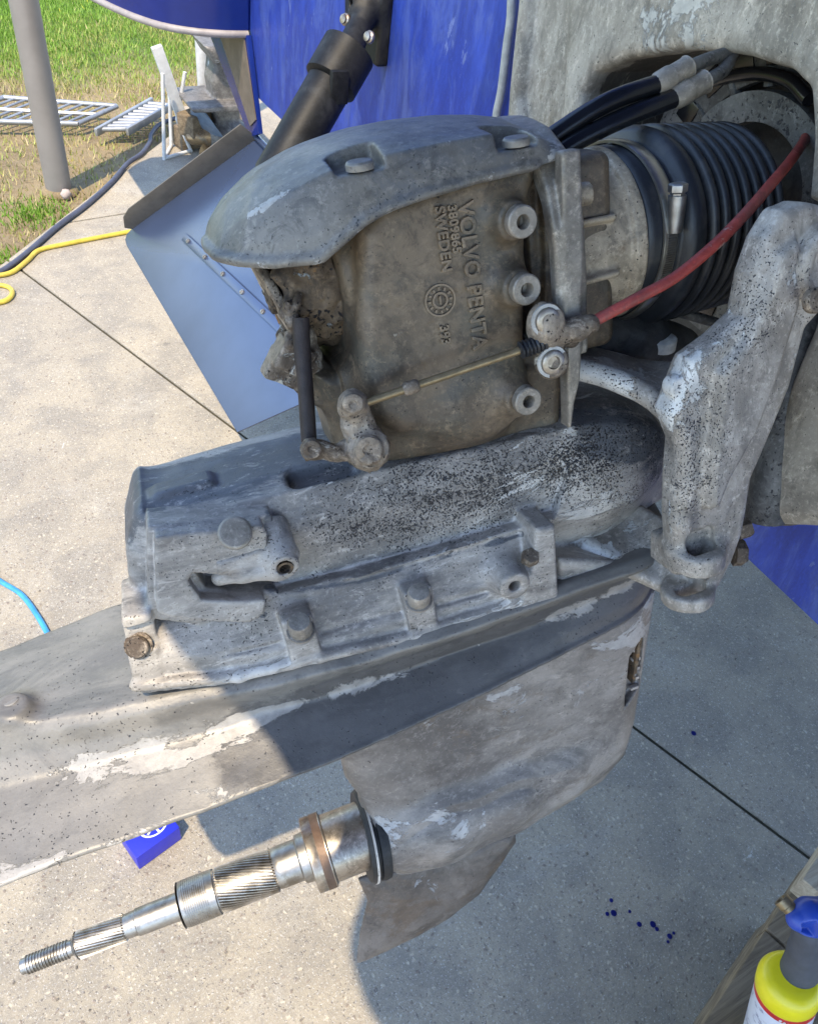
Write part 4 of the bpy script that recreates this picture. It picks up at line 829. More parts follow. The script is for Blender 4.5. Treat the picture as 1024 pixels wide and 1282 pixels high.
# aft corner lug
s.prism(xz([(152, 768), (190, 762), (205, 840), (168, 856)], -.085), 1, -.092, -.03, k=.004, rnd_=.004)
p = D(182, 806, y=-.094); s.box(p+[0, 0, .004], (.014, .008, .012), rnd_=.003, op='s', k=.002)
wl = lambda pts, r_, q_: ([D(a, b, y=c) for a, b, c in pts], r_, q_)
hs = s.mesh('intermediate_housing', HOUS, drv, wob=.0005, wsc=60, wear=[wl([(300, 846, -.102), (400, 822, -.106), (520, 795, -.106), (640, 756, -.106), (690, 742, -.104)], .010, .5), wl([(372, 737, -.086), (450, 718, -.087), (640, 660, -.087)], .008, .5), wl([(195, 660, -.08), (326, 648, -.08)], .010, .4), wl([(400, 606, -.066), (640, 552, -.066)], .02, .3), wl([(692, 650, -.1), (692, 742, -.1)], .008, .6)], pits=[wl([(440, 640, -.078), (560, 622, -.078), (690, 590, -.078), (760, 560, -.07), (815, 570, -.05)], .05, 1.0), wl([(390, 670, -.078), (560, 655, -.078)], .03, .5)], paint=[wl([(175, 620, -.01), (300, 590, -.01), (420, 570, -.01), (560, 545, -.02)], .060, 1.15), wl([(735, 545, -.05), (800, 560, -.04)], .05, .9), wl([(162, 640, -.0), (200, 640, -.04)], .03, 1.1), wl([(190, 660, -.09), (190, 762, -.09), (250, 772, -.09), (330, 770, -.09)], .004, .9), wl([(345, 742, -.088), (450, 728, -.089), (560, 697, -.090), (680, 660, -.088)], .005, 1.0), wl([(338, 650, -.08), (338, 738, -.08)], .010, .9)])  # paint: dark deck coat; thin lines colour crease shade along bracket, ledge and panel
bolt(D(174, 808, y=-.088), (-.1, -1, .4), .0085, .006, hs, hexa=False, washer=.011)
bolt(D(295, 668, y=-.101), (0, -.75, .65), .0125, .005, hs, hexa=False, name='washer_head', mat=BOSSM)
bolt(D(377, 790, y=-.112), (0, -.45, .9), .0095, .014, hs, name='nut', mat=BOSSM, washer=.0115, hexa=False)
bolt(D(524, 752, y=-.110), (0, -.45, .9), .0095, .013, hs, name='nut', mat=BOSSM, washer=.0115, hexa=False)
bolt(D(662, 700, y=-.108), (0, -.6, .75), .0080, .009, hs, name='nut', mat=CRUD)
mb = MB(); pe = D(357, 712, y=-.106)
s = SDF(pe-[.09, .03, .035], pe+[.03, .04, .035], .0012)
s.cyl(pe, pe+[0, .014, .004], .0118, rnd_=.002); s.path([D(275, 724, y=-.086), D(305, 718, y=-.094), D(345, 714, y=-.100)], [.006, .0065, .008], k=.006); s.box(D(300, 700, y=-.094), (.018, .006, .006), rnd_=.003, k=.008)
s.cyl(pe+[0, -.02, 0], pe+[0, .03, .004], .0062, op='s'); s.cyl(pe+[.0, .008, .002], pe+[-.003, .035, .02], .014, .016, k=.006, rnd_=.002)
lev = s.mesh('trim_lever', HOUS, drv, wob=.0004); MB().lathe([(0, .0066), (0, .0045), (.012, .0042), (.012, .0066)], pe+[0, -.0006, 0], (0, 1, .25), 20, cap=False).build('bush', RUST, lev, smooth=40)
# ------------------------------------------------------------------ cavitation plate
NP = 60
near_px = [(-90, 1146), (-60, 1136), (0, 1109), (90, 1076), (180, 1044), (270, 1010), (365, 973), (430, 948), (500, 917), (580, 880), (660, 842), (740, 802), (800, 769), (828, 752)]
NR = dense([D(a, b, z=-.332) for a, b in near_px], NP)
st1 = dense([D(a, b, z=-.300) for a, b in [(-90, 1008), (0, 985), (120, 955), (250, 918), (380, 880), (470, 852), (560, 820), (640, 793), (720, 762), (790, 730), (826, 722)]], NP)
st0 = dense([D(a, b, z=-.268) for a, b in [(-90, 952), (0, 925), (120, 905), (250, 878), (340, 862), (430, 838), (540, 806), (640, 772), (700, 750), (760, 728), (822, 712)]], NP)
print('near', NR[0], NR[30], NR[-1], 'st1', st1[0], st1[30], st1[-1], 'st0', st0[0], st0[30], st0[-1])
s = SDF([-.66, -.205, -.372], [.20, .205, -.235], .0025)
def station(A, x): return np.array([x, np.interp(x, A[:, 0], A[:, 1]), np.interp(x, A[:, 0], A[:, 2])])
rings = []
for i in range(NP):
    x = -.60+(.150+.60)*i/(NP-1); n_, b_, a_ = station(NR, x), station(st1, x), station(st0, x); sc = 1.0
    if x < -.57: sc = math.sqrt(max(.05, 1-((-.57-x)/.034)**2))
    if x > .07: sc = math.sqrt(max(.02, 1-((x-.07)/.082)**2))
    top = a_*[1, .93, 1]+[0, 0, .008]
    near = [np.array([x, n_[1]*.55, -.350]), n_+[0, .004, -.0045], n_+[0, -.0005, -.001], n_+[0, .004, .0015], n_*.5+b_*.5+[0, 0, -.0012], b_, a_*.45+b_*.55+[0, .003, .002], a_, top, np.array([x, a_[1]*.4, top[2]+.001])]
    near = [np.array([p[0], p[1]*sc, p[2]]) for p in near]
    rings.append(near+[np.array([p[0], -p[1], p[2]]) for p in near][::-1])
s.loft(rings, hw=6)
p = D(14, 890, y=-.05); s.cyl([D(14, 890, z=-.262)[0], D(14, 890, z=-.262)[1], -.285], D(14, 882, z=-.248), .022, .013, k=.014, rnd_=.003)
cp = s.mesh('cavitation_plate', PLATE, drv, wob=.0010, wsc=25, wear=[(st1[::3], .016, 1.05), (st1[22::3], .019, 1.35), (st1[:26:3]-[0, .006, .004], .028, .85), (st0[::3], .006, .6), ([D(588, 862, z=-.318), D(608, 850, z=-.318)], .009, 1.9), (NR[:22:3], .030, .85), (NR[40::3], .005, .5)], paint=[((NR*.45+st1*.55)[23:], .047, 1.25), ((NR*.5+st0*.5)[30:], .03, .8)])  # paint band: shade over the forward part put into the plate's colour
bolt(D(14, 878, z=-.249), (0, 0, 1), .007, .002, cp, hexa=False, mat=PLATE, name='anode_stud')
# ------------------------------------------------------------------ lower unit
legp = xz([(400, 900), (430, 955), (437, 985), (452, 1006), (478, 1060), (498, 1106), (540, 1098), (600, 1072), (660, 1043), (715, 1014), (760, 985), (790, 950), (803, 905), (812, 850), (822, 790), (830, 740), (640, 700)], -.02)
s = SDF([-.27, -.075, -.70], [.20, .075, -.30], .0021)
s.foil(legp, 1, 0, .031, .06, pw=.5)
zs = D(470, 1045, y=0)[2]; zs = -.596
s.path([[-.185, 0, zs], [-.12, 0, zs], [-.04, 0, zs+.004], [.03, 0, zs+.012], [.09, 0, zs+.03]], [.046, .049, .046, .034, .016], k=.03)
s.box([-.22, 0, zs], (.04, .08, .08), op='s', rnd_=.001) if False else None
XC = float(D(470, 1053, y=-.05)[0]); A0, A1, A2 = s.ax(); cutm = np.maximum(A0-(XC+.004-(A2-zs)*.12), A2-(zs+.075)); s.d = np.maximum(s.d, -np.broadcast_to(cutm, s.d.shape)*0+np.where(np.broadcast_to(A2, s.d.shape) < zs+.06, np.broadcast_to(-(A0-(XC+.004-(A2-zs)*.12)), s.d.shape), -1)).astype(np.float32)
# water pick-up slot
sp_ = xz([(784, 818), (803, 796), (806, 800), (804, 858), (778, 884)], -.022)
s.prism(sp_, 1, -.06, -.012, op='s', rnd_=.001)
lg = s.mesh('lower_gearcase', LEGM, drv, wob=.0012, wsc=26)
mb = MB()
for k in range(6):
    a_ = D(799+2-k*.8, 802+k*12, y=-.021); mb.box(a_+[-.002, .004, 0], (.010, .006, .004), None, .001)
mb.build('intake_grille', LEGM, lg, smooth=40)
MB().prism([D(a, b, y=-.024) for a, b in [(800, 797), (804, 799), (795, 852), (791, 856)]], (0, .02, 0)).build('grille_bar', RUST, lg)
s = SDF([-.29, -.03, -.86], [.05, .03, -.58], .0018)
s.foil(xz([(448, 1100), (470, 1092), (560, 1075), (645, 1040), (646, 1052), (622, 1088), (600, 1118), (560, 1150), (520, 1172), (480, 1192), (446, 1206), (450, 1170), (460, 1128)], 0), 1, 0, .010, .05, k=0)
s.mesh('skeg', cast('skeg_alloy', (.105, .090, .080), (.17, .152, .14), (.08, .07, .065), mot=0.5, white=(.33, .34, .36), wa=.72, ws=24, da=.04, ds=420, rough=.5, metal=.1, bd=.001, seed=9, brown=(.12, .085, .06), ba=.5), drv, wob=.0008)
# ------------------------------------------------------------------ propeller shaft
tip = D(27, 1211, y=0); root = D(468, 1040, y=0); sax = nrm(root-tip); LS = np.linalg.norm(root-tip)
shaft = bpy.data.objects.new('propeller_shaft', None); 
def along(px):     # distance along the axis for an image column
    best = min(np.linspace(-.02, LS+.06, 1200), key=lambda t: abs(proj_x(tip+sax*t)-px)); return float(best)
def proj_x(p): c = RD.T @ np.array(p)+OD; return 512+F*c[0]/-c[2]
A = {k: along(k) for k in (27, 34, 88, 92, 97, 158, 165, 173, 226, 229, 272, 278, 345, 352, 374, 388, 398, 412, 440, 470)}
def rpx(w, px): t = along(px); c = RD.T @ (tip+sax*t)+OD; return w/2*(-c[2])/F
r_th, r_s2, r_j, r_c, r_s1, r_b, r_fl, r_sl = rpx(23, 60), rpx(34, 130), rpx(33, 200), rpx(56, 250), rpx(55, 310), rpx(51, 365), rpx(92, 398), rpx(82, 440)
pr = [(A[27], r_th*.72), (A[27]+.001, r_th*.82), (A[34], r_th*.82)]
t = A[34]
while t < A[88]-.002: pr += [(t, r_th*.86), (t+.0009, r_th), (t+.0016, r_th), (t+.0024, r_th*.86)]; t += .0031
pr += [(A[88], r_th*.84), (A[92], r_th*.84), (A[97], r_s2*.98)]
pr += [(A[97]+.0005, r_s2*.86), (A[158], r_s2*.86), (A[158]+.001, r_s2*.88), (A[173]-.001, r_j*.92), (A[173], r_j), (A[226], r_j*1.04), (A[226]+.001, r_c)]
shf = MB().lathe(pr, tip, sax, 40).build('inner_shaft', STEEL, drv, smooth=40)
def spline_teeth(t0, t1, r, n, name, parent, helix=0.25):
    mb = MB(); a = nrm(np.cross(sax, [0.13, .05, .99])); b = np.cross(sax, a)
    for i in range(n):
        R0 = []
        for j, u in enumerate((0, .03, .2, .4, .6, .8, .97, 1)):
            tt_ = t0+(t1-t0)*u; an = 6.2832*i/n+helix*u; hw = 6.2832/n*.27; k = 1-(.11 if j in (0, 7) else 0)
            rr_ = lambda q: math.cos(an+q)*a+math.sin(an+q)*b
            R0.append([tip+sax*tt_+rr_(-hw*1.3)*r*.87, tip+sax*tt_+rr_(-hw*.6)*r*k, tip+sax*tt_+rr_(hw*.6)*r*k, tip+sax*tt_+rr_(hw*1.3)*r*.84])
        mb.rings(R0)
    return mb.build(name, STEEL, parent, smooth=25)
spline_teeth(A[97]+.001, A[158], r_s2, 28, 'small_splines', shf, .55)
osh = MB().lathe([(A[229], r_c*.8), (A[229]+.0008, r_c*.97), (A[229]+.003, r_c), (A[272], r_c), (A[272]+.001, r_c*.93), (A[278], r_s1*.88), (A[345], r_s1*.88), (A[345]+.001, r_b*.97), (A[352], r_b), (A[374], r_b*1.0), (A[374]+.002, r_b*1.16), (A[388], r_b*1.2)], tip, sax, 56).build('outer_shaft', STEEL, drv, smooth=40)
mbt = MB()
for k in range(12): mbt.lathe([(A[229]+.004+k*.0022, r_c*1.0), (A[229]+.0046+k*.0022, r_c*1.012), (A[229]+.0052+k*.0022, r_c*1.012), (A[229]+.0058+k*.0022, r_c*1.0)], tip, sax, 48, cap=False)
mbt.build('thread_rings', STEEL, osh, smooth=40)
spline_teeth(A[278]-.004, A[345], r_s1, 44, 'large_splines', osh, .95)
MB().lathe([(A[388]-.002, r_b), (A[388]-.001, r_fl*.96), (A[388], r_fl), (A[398]-.001, r_fl), (A[398], r_fl*.985), (A[412]-.002, r_fl), (A[412], r_fl*.9), (A[412]+.02, r_fl*.9)], tip, sax, 56).build('oil_seal_ring', STEELD, osh, smooth=40)
MB().lathe([(A[398]+.0005, r_fl*.9), (A[398]+.001, r_fl*1.004), (A[412]-.003, r_fl*1.004), (A[412]-.0025, r_fl*.9)], tip, sax, 56, cap=False).build('copper_band', COPPER, osh, smooth=40)
MB().lathe([(A[412], r_sl*.9), (A[412]+.001, r_sl), (A[470]+.03, r_sl)], tip, sax, 56).build('bearing_sleeve', STEELD, osh, smooth=40)
# seal carrier rings at the mouth of the gearcase
rc = root+sax*.0; ra_ = nrm([1, 0, .12])
cr = D(466, 1052, y=0)
MB().lathe([(-.010, .036), (-.010, .049), (-.006, .0515), (-.003, .051), (-.002, .048), (.001, .0475), (.002, .0505), (.007, .051), (.012, .050), (.013, .03)], [XC, 0, zs], (1, 0, -.12), 64).build('seal_carrier', BLKA, drv, smooth=40)
MB().lathe([(-.0055, .047), (-.0055, .0522), (-.003, .0522), (-.003, .047)], [XC, 0, zs], (1, 0, -.12), 64, cap=False).build('worn_seal_edge', HOUS, drv, smooth=40)
# ------------------------------------------------------------------ bore plug, rusty ring and linkage
s = SDF([-.24, -.08, -.10], [-.10, .08, .10], .0015)
xr = D(400, 395, y=-.05)[0]
s.cyl([xr-.022, 0, zb-.004], [xr+.020, 0, zb-.002], .0485, .052, rnd_=.003); s.cyl([xr-.05, 0, zb], [xr+.01, 0, zb], .036, op='s')
for i in range(26):
    a_ = i*1.9; s.cap([xr-.02+rnd.uniform(-.004, .01), .047*math.cos(a_), zb+.047*math.sin(a_)], [xr-.016, .045*math.cos(a_+.1), zb+.045*math.sin(a_+.1)], rnd.uniform(.003, .006), k=.004)
s.cyl([xr-.028, 0, zb], [xr+.0, 0, zb], .02, k=.004)
s.mesh('rusty_bore_ring', RUST, drv, wob=.0028, wsc=110)
pd = D(357, 392, y=-.02); s = SDF(pd-[.05, .075, .09], pd+[.06, .085, .075], .0015)
s.cyl(pd+[-.004, .02, .0], pd+[.003, .02, .002], .046, rnd_=.002); s.cyl(pd+[.006, .02, .0], pd+[.012, .02, 0], .040, rnd_=.002)
pn = D(366, 445, y=-.045); s.box(pn, (.013, .015, .011), np.array([[.8, 0, .6], [0, 1, 0], [-.6, 0, .8]]), rnd_=.001, k=.001); s.box(D(362, 462, y=-.035), (.018, .010, .012), np.array([[.8, 0, .6], [0, 1, 0], [-.6, 0, .8]]), rnd_=.002, k=.003)
for i in range(16):
    q_ = D(368+rnd.uniform(-9, 9), 412+rnd.uniform(-32, 30), y=-.058); s.cap(q_, q_+[rnd.uniform(-.005, .005), .006, rnd.uniform(-.008, .008)], rnd.uniform(.0014, .0038), k=.001)
for i in range(14): s.cap(pd+[rnd.uniform(0, .012), -.02+rnd.uniform(-.008, .006), rnd.uniform(-.045, -.01)], pd+[rnd.uniform(.004, .014), -.022, rnd.uniform(-.045, -.01)], rnd.uniform(.002, .005), k=.003)
s.mesh('aft_cover_plate', CRUD, drv, wob=.0006, wsc=90)
lk = thing('shift_linkage', 'grimy shift linkage of thin rods and ball joints across the gearbox', 'linkage', frame='D', loc=tuple(D(460, 560, y=-.09)))
MB().tube(spl([D(377, 398, y=-.062), D(378, 430, y=-.066), D(383, 490, y=-.076), D(387, 553, y=-.088)], 16), [.0062]*8+[.0058]*9, 12).build('dark_rod', plain('rod_brown_black', (.035, .026, .024), .6, .2, .4, 90, .0008), lk, smooth=50)
ra, rb_ = D(450, 507, y=-.100), D(694, 424, y=-.112)
MB().tube([ra, rb_], .0030, 12).build('pull_rod', BRASSY, lk, smooth=50)
pm = ra+(rb_-ra)*.26; dv = nrm(rb_-ra)
MB().lathe([(-.006, .0042), (-.004, .005), (.004, .005), (.006, .004)], pm, dv, 14).build('rod_nut', CRUD, lk, smooth=40)
boot = []
for k in range(7): boot += [(k*.003, .0045+.0002*k), (k*.003+.0012, .0066), (k*.003+.002, .0066), (k*.003+.0026, .0048)]
MB().lathe(boot, ra+(rb_-ra)*.815, dv, 18).build('rubber_gaiter', RUBBER, lk, smooth=50)
s = SDF(D(440, 560, y=-.09)-[.075, .045, .055], D(440, 560, y=-.09)+[.055, .045, .075], .0012)
s.cap(D(442, 506, y=-.100), D(442, 506, y=-.094), .0105); s.cyl(D(442, 506, y=-.112), D(442, 506, y=-.085), .0075, k=.002, rnd_=.002)
s.path([D(442, 510, y=-.094), D(448, 530, y=-.090), D(458, 552, y=-.088)], [.0095, .0115, .013], k=.006)
s.cyl(D(461, 562, y=-.108), D(461, 562, y=-.070), .0155, .017, k=.004, rnd_=.002); s.cyl(D(461, 563, y=-.114), D(461, 563, y=-.104), .0105, k=.002, rnd_=.0015)
s.path([D(450, 560, y=-.088), D(420, 566, y=-.090), D(390, 562, y=-.092)], [.008, .0065, .007], k=.005)
s.cyl(D(390, 562, y=-.103), D(390, 562, y=-.084), .0078, k=.003, rnd_=.0015)
s.mesh('bell_crank', CRUD, lk, wob=.0016, wsc=150)
for (px, py, y_, r) in ((442, 506, -.1125, .0072), (461, 563, -.1145, .0095), (390, 562, -.104, .0062)):
    MB().lathe([(.002, r), (0, r), (-.0006, r*.8), (-.0006, r*.45), (.0012, r*.35), (.0012, .0003)], D(px, py, y=y_), (0, 1, 0), 18, cap=False).build('pivot_cap', CRUD, lk, smooth=40)
# right-hand clamp with two screws
cl2 = thing('cable_clamp', 'small corroded clamp with two pale-ringed screws on the flange strip', 'clamp', frame='D', loc=tuple(D(688, 425, y=-.11)))
pc = D(690, 425, y=-.108); s = SDF(pc-[.04, .025, .055], pc+[.06, .03, .05], .0012)
s.cap(D(683, 402, y=-.108), D(681, 412, y=-.108), .013); s.cyl(D(683, 402, y=-.114), D(683, 402, y=-.095), .0135, k=.002, rnd_=.002)
s.cyl(D(690, 453, y=-.114), D(690, 453, y=-.096), .0125, k=.003, rnd_=.002); s.path([D(682, 410, y=-.107), D(686, 430, y=-.106), D(690, 452, y=-.106)], [.011, .0085, .011], k=.004)
s.path([D(690, 425, y=-.110), D(704, 418, y=-.112), D(722, 412, y=-.114), D(738, 405, y=-.116)], [.006, .0062, .0078, .0075], k=.005)
s.path([D(700, 425, y=-.104), D(714, 424, y=-.102), D(732, 408, y=-.104)], [.005, .006, .004], k=.004)
s.cyl(D(664, 408, y=-.100), D(680, 404, y=-.100), .006, rnd_=.002, k=.002); s.cyl(D(672, 458, y=-.100), D(685, 455, y=-.100), .006, rnd_=.002, k=.002)
s.mesh('clamp_body', CRUD, cl2, wob=.0008, wsc=120)
for (px, py) in ((684, 401), (691, 453)):
    p = D(px, py, y=-.1155)
    MB().lathe([(.001, .0118), (-.001, .0118), (-.001, .0095), (.001, .0095)], p, (0, 1, 0), 28, cap=False).build('pale_gasket', PALER, cl2, smooth=40)
    MB().lathe([(0, .0094), (-.0028, .0090), (-.0032, .0082), (-.0032, .0050), (-.0008, .0042), (-.0008, .0002)], p, (0, 1, 0), 24, cap=False).build('screw', STEELD, cl2, smooth=40)
rc_ = thing('red_cable', 'weathered red control cable slanting across the black bellows', 'cable', frame='D', loc=tuple(D(740, 404, y=-.116)))
MB().tube(spl([D(722, 414, y=-.113), D(738, 405, y=-.116), D(800, 372, y=-.122), D(845, 347, y=-.122), D(895, 306, y=-.118), D(935, 265, y=-.105), D(965, 230, y=-.08), D(990, 200, y=-.04), D(1009, 170, y=0.0), D(1016, 140, y=.05)], 70), .0043, 14).build('red_sheath', CABLE, rc_, smooth=60)

# ------------------------------------------------------------------ suspension fork
YF = -.135
fork = thing('suspension_fork', 'pitted light grey cast fork with two arms reaching to the housing', 'fork', frame='D', loc=tuple(D(880, 560, y=YF)))
f0, f1 = D(700, 780, y=-.06), D(1070, 240, y=-.16)
s = SDF([f0[0]-.02, -.215, f0[2]-.05], [f1[0]+.05, -.02, f1[2]+.03], .0022)
main = xz([(868, 452), (905, 425), (935, 398), (946, 345), (962, 300), (985, 264), (1010, 254), (1060, 262), (1060, 360), (1012, 412), (992, 486), (968, 545), (944, 600), (938, 640), (932, 672), (920, 705), (902, 738), (880, 742), (862, 700), (850, 690), (848, 660), (850, 600), (854, 560), (840, 522)], YF-.024)
s.prism(main, 1, YF-.024, YF+.004, rnd_=.008)
mn_ = xz([(905, 470), (940, 425), (962, 370), (980, 320), (1005, 300), (1005, 380), (978, 470), (952, 540), (918, 600), (902, 640), (890, 640), (892, 580), (900, 520)], YF-.034)
s.prism(mn_, 1, YF-.034, YF-.01, rnd_=.006, k=.006)
def web(A_, B_, ya, yb, ra, rb, n=34, k=.003):
    A_ = spl([D(a, b, y=c) for (a, b), c in zip(A_, ya)], n); B_ = spl([D(a, b, y=c) for (a, b), c in zip(B_, yb)], n)
    for p_, q_ in zip(A_, B_): s.cap(p_, q_, ra, rb, k=k)
    s.path(A_[::2], ra*1.12, k=.002); return A_, B_
wa_, wb_2 = web([(724, 462), (765, 474), (805, 492), (838, 518), (852, 545)], [(728, 440), (775, 452), (820, 462), (868, 456), (900, 436)], [-.062, -.080, -.100, -.128, -.146], [-.030, -.040, -.055, -.090, -.130], .0075, .006)
wc_, wd_ = web([(706, 668), (745, 690), (784, 710), (822, 728), (850, 738)], [(706, 660), (745, 640), (784, 634), (820, 650), (850, 668)], [-.058, -.078, -.098, -.118, -.135], [-.030, -.030, -.040, -.075, -.115], .0065, .005)
rg = [D(a, b, y=YF-.0165) for a, b in ((846, 526), (856, 545), (860, 600), (851, 650), (848, 690))]
s.path(rg, [.005, .006, .006, .006, .005], k=.008)
p = s.surf(D(868, 494, y=YF-.036)); s.cyl(p+[0, -.0012, 0], p+[0, .012, 0], .0085, rnd_=.0008)
# bearing boss at the top
p = D(1034, 330, y=YF-.03); s.cyl(p+[0, -.008, 0], p+[0, .06, 0], .027, k=.003, rnd_=.004); s.cyl(p+[0, -.02, 0], p+[0, -.002, 0], .018, op='s', rnd_=.002)
# clevis: two eyes with a slot between them
ew = D(872, 694, y=YF-.020); ev = D(860, 742, y=YF-.014)
s.cyl(ew+[0, 0, -.010], ew+[0, 0, .008], .0225, k=.010, rnd_=.003); s.cyl(ev+[0, 0, -.007], ev+[0, 0, .007], .0225, k=.006, rnd_=.003)
s.box(ew+[0, .02, -.004], (.020, .02, .014), rnd_=.004, k=.01); s.box((ew+ev)/2+[.016, .028, 0], (.014, .012, .03), rnd_=.005, k=.01)
for c_, zz in ((ew, .0), (ev, .0)):
    for q in (-.007, 0, .007): s.cap(c_+[q, -.004, .02], c_+[q, -.004, -.001], .0062, op='s', k=.002)
s.box((ew+ev)/2+[-.012, -.014, -.0005], (.026, .026, .0058), rnd_=.003, op='s', k=.002)
FW = [(rg, .012, .6), (wa_[::3], .010, .5), (wc_[::3], .010, .6), ([D(a, b, y=YF-.02) for a, b in ((935, 400), (880, 460), (840, 500))], .02, .35)]
s.mesh('fork_casting', FORK, fork, wob=.0006, wsc=50, wear=FW, pits=[([D(a, b, y=YF-.03) for a, b in ((930, 400), (900, 470), (870, 560), (862, 640))], .035, .9), (wa_[::3], .02, .4)])
bolt(D(917, 692, y=YF-.012), (.9, -.3, -.1), .012, .010, fork, hexa=True, mat=CRUD)
bolt(D(922, 664, y=YF-.010), (.9, -.3, .2), .009, .012, fork, hexa=True, mat=CRUD)
bolt(D(1016, 376, y=YF-.05), (0, -1, .2), .009, .006, fork, hexa=False, mat=CRUD)
# dark gear under the bellows, strut behind the fork
lp = thing('lower_pivot', 'dark pivot housing with a pale plug under the bellows', 'pivot', frame='D', loc=tuple(D(790, 425, y=-.02)))
s = SDF(D(790, 425, y=-.02)-[.10, .05, .05], D(790, 425, y=-.02)+[.14, .07, .05], .0022)
s.path([D(745, 418, y=-.01), D(800, 425, y=-.01), D(850, 432, y=0)], [.024, .026, .018], k=.01); s.cyl(D(785, 432, y=-.01), D(785, 405, y=-.01), .026, rnd_=.004, k=.006)
s.mesh('pivot_housing', BLKA, lp, wob=.0015)
MB().lathe([(0, .012), (.010, .012), (.012, .009)], D(828, 436, y=-.03), (0, -.25, 1), 20).build('pale_plug', PALER, lp, smooth=40, bevel=.0004)
MB().tube([D(840, 388, y=.03), D(925, 412, y=.02)], .005, 8).build('cross_rod', GEARR, lp, smooth=50)
# clear space behind the fork: side strut of the shield
MB().tube([W(1010, 380, x=XS+.03), W(975, 540, x=XS+.012), W(957, 650, x=XS+.005)], .019, 14).build('side_strut', GEARR, shield, smooth=50)
# ------------------------------------------------------------------ timber step and gas torch in the corner
ZT = .26
step = thing('timber_step', 'weathered timber step boards in the bottom right corner under the gas torch', 'step', loc=tuple(W(990, 1180, z=ZT)))
t0, t1 = W(868, 1300, z=ZT), W(1010, 1085, z=ZT); td = nrm(t1-t0); tq = np.array([td[1], -td[0], 0])
R_ = np.stack([-tq, td, [0, 0, 1]], 1)
cut = [(-.28, .062), (.068, .30)]
ln = np.linalg.norm(t1-t0)
ws = W(968, 1172, z=ZT); wu = (ws-t0).dot(td)
for a, b in ((-.30, wu-.0025), (wu+.0025, ln+.015)):
    MB().box(t0+td*(a+b)/2+tq*.28+np.array([0, 0, -.022]), (.56, b-a, .044), R_, .003).build('board', WOOD, step, smooth=40)
for k in (.02, .45): MB().box(t0+td*(-.30+ln+.015)/2+tq*(.04+k)+np.array([0, 0, -.153]), (.07, ln+.30, .215), R_, .003).build('bearer', WOOD, step, smooth=40)
blk = W(1004, 1102, z=ZT+.06); pb2 = thing('timber_block', 'pale rough-sawn timber block standing behind the gas torch at the right edge', 'timber', loc=tuple(blk))
R2 = np.stack([-tq, td, [0, 0, 1]], 1)
MB().box(W(1004, 1100, z=ZT+.05)+tq*.10+td*.10+np.array([0, 0, -.0245]), (.2, .20, .049), R2, .004).build('block', WOODL, pb2, smooth=40)
# torch
YEL = plain('yellow_plastic', (.72, .62, .015), .3, 0, .08, 30, .0001); TBL = plain('torch_blue', (.02, .06, .36), .35, 0, .1, 30, .0001); TGR = plain('grip_grey', (.06, .065, .08), .6, 0, .2, 60, .0003)
LBL = NM('canister_label'); n_ = LBL.noise(9, 3); xo = LBL.sep()
stripes = LBL.step(LBL.noise(1, 3, .8, LBL.mapc((90, 90, 260))), .5, .56); zone = LBL.math('MULTIPLY', LBL.step(LBL.noise(22, 2), .5, .54), stripes)
LBL = LBL.out(LBL.mix(zone, (.58, .60, .66), (.22, .22, .30)), .3)
RED = plain('red_band', (.55, .03, .03), .35)
tc = W(993, 1224, z=.49); tor = thing('gas_torch', 'yellow gas canister with a blue blowtorch head in the bottom right corner', 'blowtorch', loc=(tc[0], tc[1], ZT+.001))
tor_z = tc[2]; rcn = .036
b0 = W(958, 1325, z=ZT+.004); AXC = np.array([tc[0], tc[1], tor_z-.010])-b0; Hc = float(np.linalg.norm(AXC)); AXC = AXC/Hc
can = MB().lathe([(0, rcn*.9), (.004, rcn), (.05, rcn), (.051, rcn*1.002), (.052, rcn*1.002)], b0, AXC, 48).build('canister', YEL, tor, smooth=40)
MB().lathe([(.045, rcn*.98), (.0455, rcn*1.004), (Hc-.028, rcn*1.004), (Hc-.0275, rcn*.98)], b0, AXC, 48, cap=False).build('printed_label', LBL, can, smooth=40)
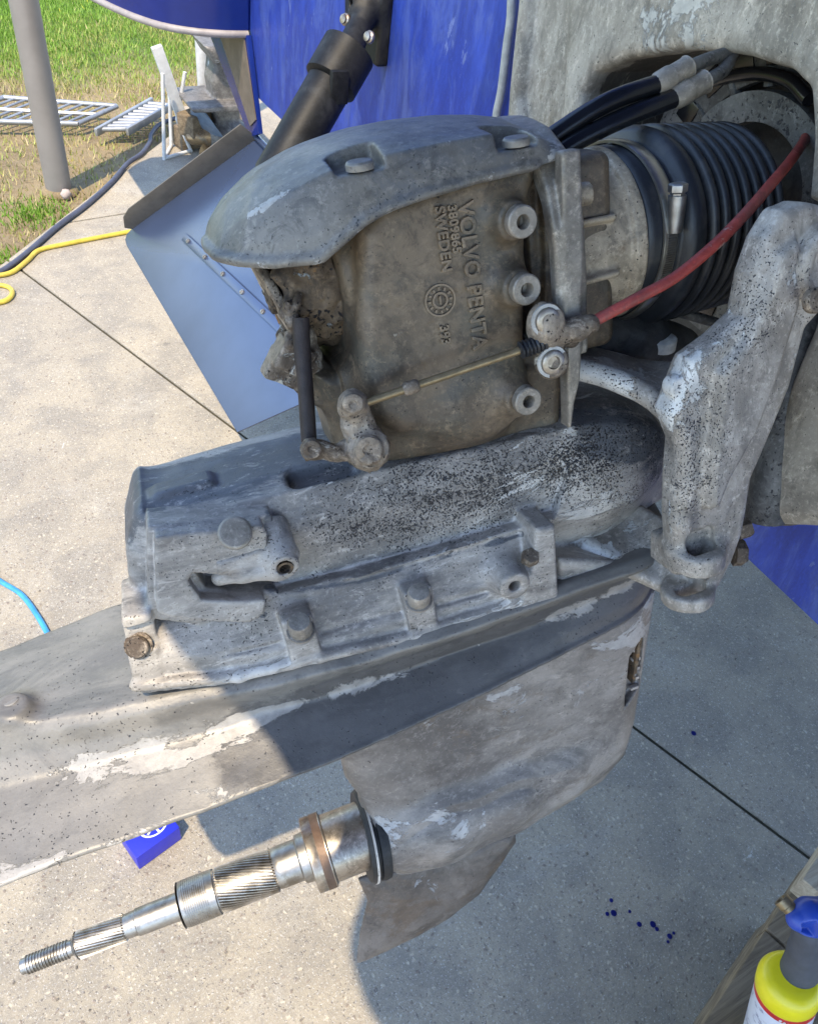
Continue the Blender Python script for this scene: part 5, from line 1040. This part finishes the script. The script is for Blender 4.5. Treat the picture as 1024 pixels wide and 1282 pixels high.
MB().lathe([(Hc-.036, rcn*.99), (Hc-.0355, rcn*1.008), (Hc-.026, rcn*1.008), (Hc-.0255, rcn*.99)], b0, AXC, 48, cap=False).build('red_band', RED, can, smooth=40)
mb = MB()
for k in range(16): a = -2.6+k*.13; rr_ = np.array([math.cos(a), math.sin(a), 0]); mb.box(b0+rr_*rcn*1.012+AXC*(Hc-.031), (.0006, .0028, .004), np.stack([rr_, [-rr_[1], rr_[0], 0], [0, 0, 1]], 1))
mb.build('band_print', WHITE, can)
MB().lathe([(Hc-.027, rcn*.99), (Hc-.022, rcn*1.03), (Hc-.004, rcn*1.02), (Hc+.004, rcn*.93), (Hc+.010, rcn*.75), (Hc+.010, rcn*.5)], b0, AXC, 48).build('yellow_shoulder', YEL, can, smooth=50)
h1 = W(1003, 1168, z=tor_z+.06); h2 = W(1012, 1150, z=tor_z+.085)
def V(a, b, dz_): return W(a, b, z=tor_z+dz_)
s = SDF(np.minimum(V(985, 1210, -.01), V(1060, 1130, .12))-.05, np.maximum(V(985, 1210, -.01), V(1060, 1130, .12))+.05, .0016)
s.path([V(1000, 1215, 0), V(1006, 1190, .035), V(1012, 1165, .07)], [.022, .017, .018], k=.008)
s.mesh('grip', TGR, tor, wob=0)
s = SDF(np.minimum(V(985, 1210, -.01), V(1060, 1130, .12))-.06, np.maximum(V(985, 1210, -.01), V(1060, 1130, .12))+.06, .0016)
s.path([V(997, 1151, .09), V(1012, 1148, .09), V(1060, 1146, .085)], [.012, .020, .024], k=.008); s.path([V(1015, 1215, .0), V(1022, 1190, .035), V(1028, 1160, .075)], [.016, .011, .016], k=.008)
for i in range(4): s.box(V(1013+i*4, 1162, .105), (.0016, .008, .02), rnd_=.001, op='s')
s.mesh('torch_body', TBL, tor, wob=0)
MB().lathe([(0, .0085), (.012, .0085), (.013, .0095), (.022, .0095), (.022, .006), (.014, .005)], V(996, 1146, .09), nrm(V(984, 1133, .092)-V(996, 1146, .09)), 24, cap=False).build('brass_nozzle', BRASSY, tor, smooth=40)
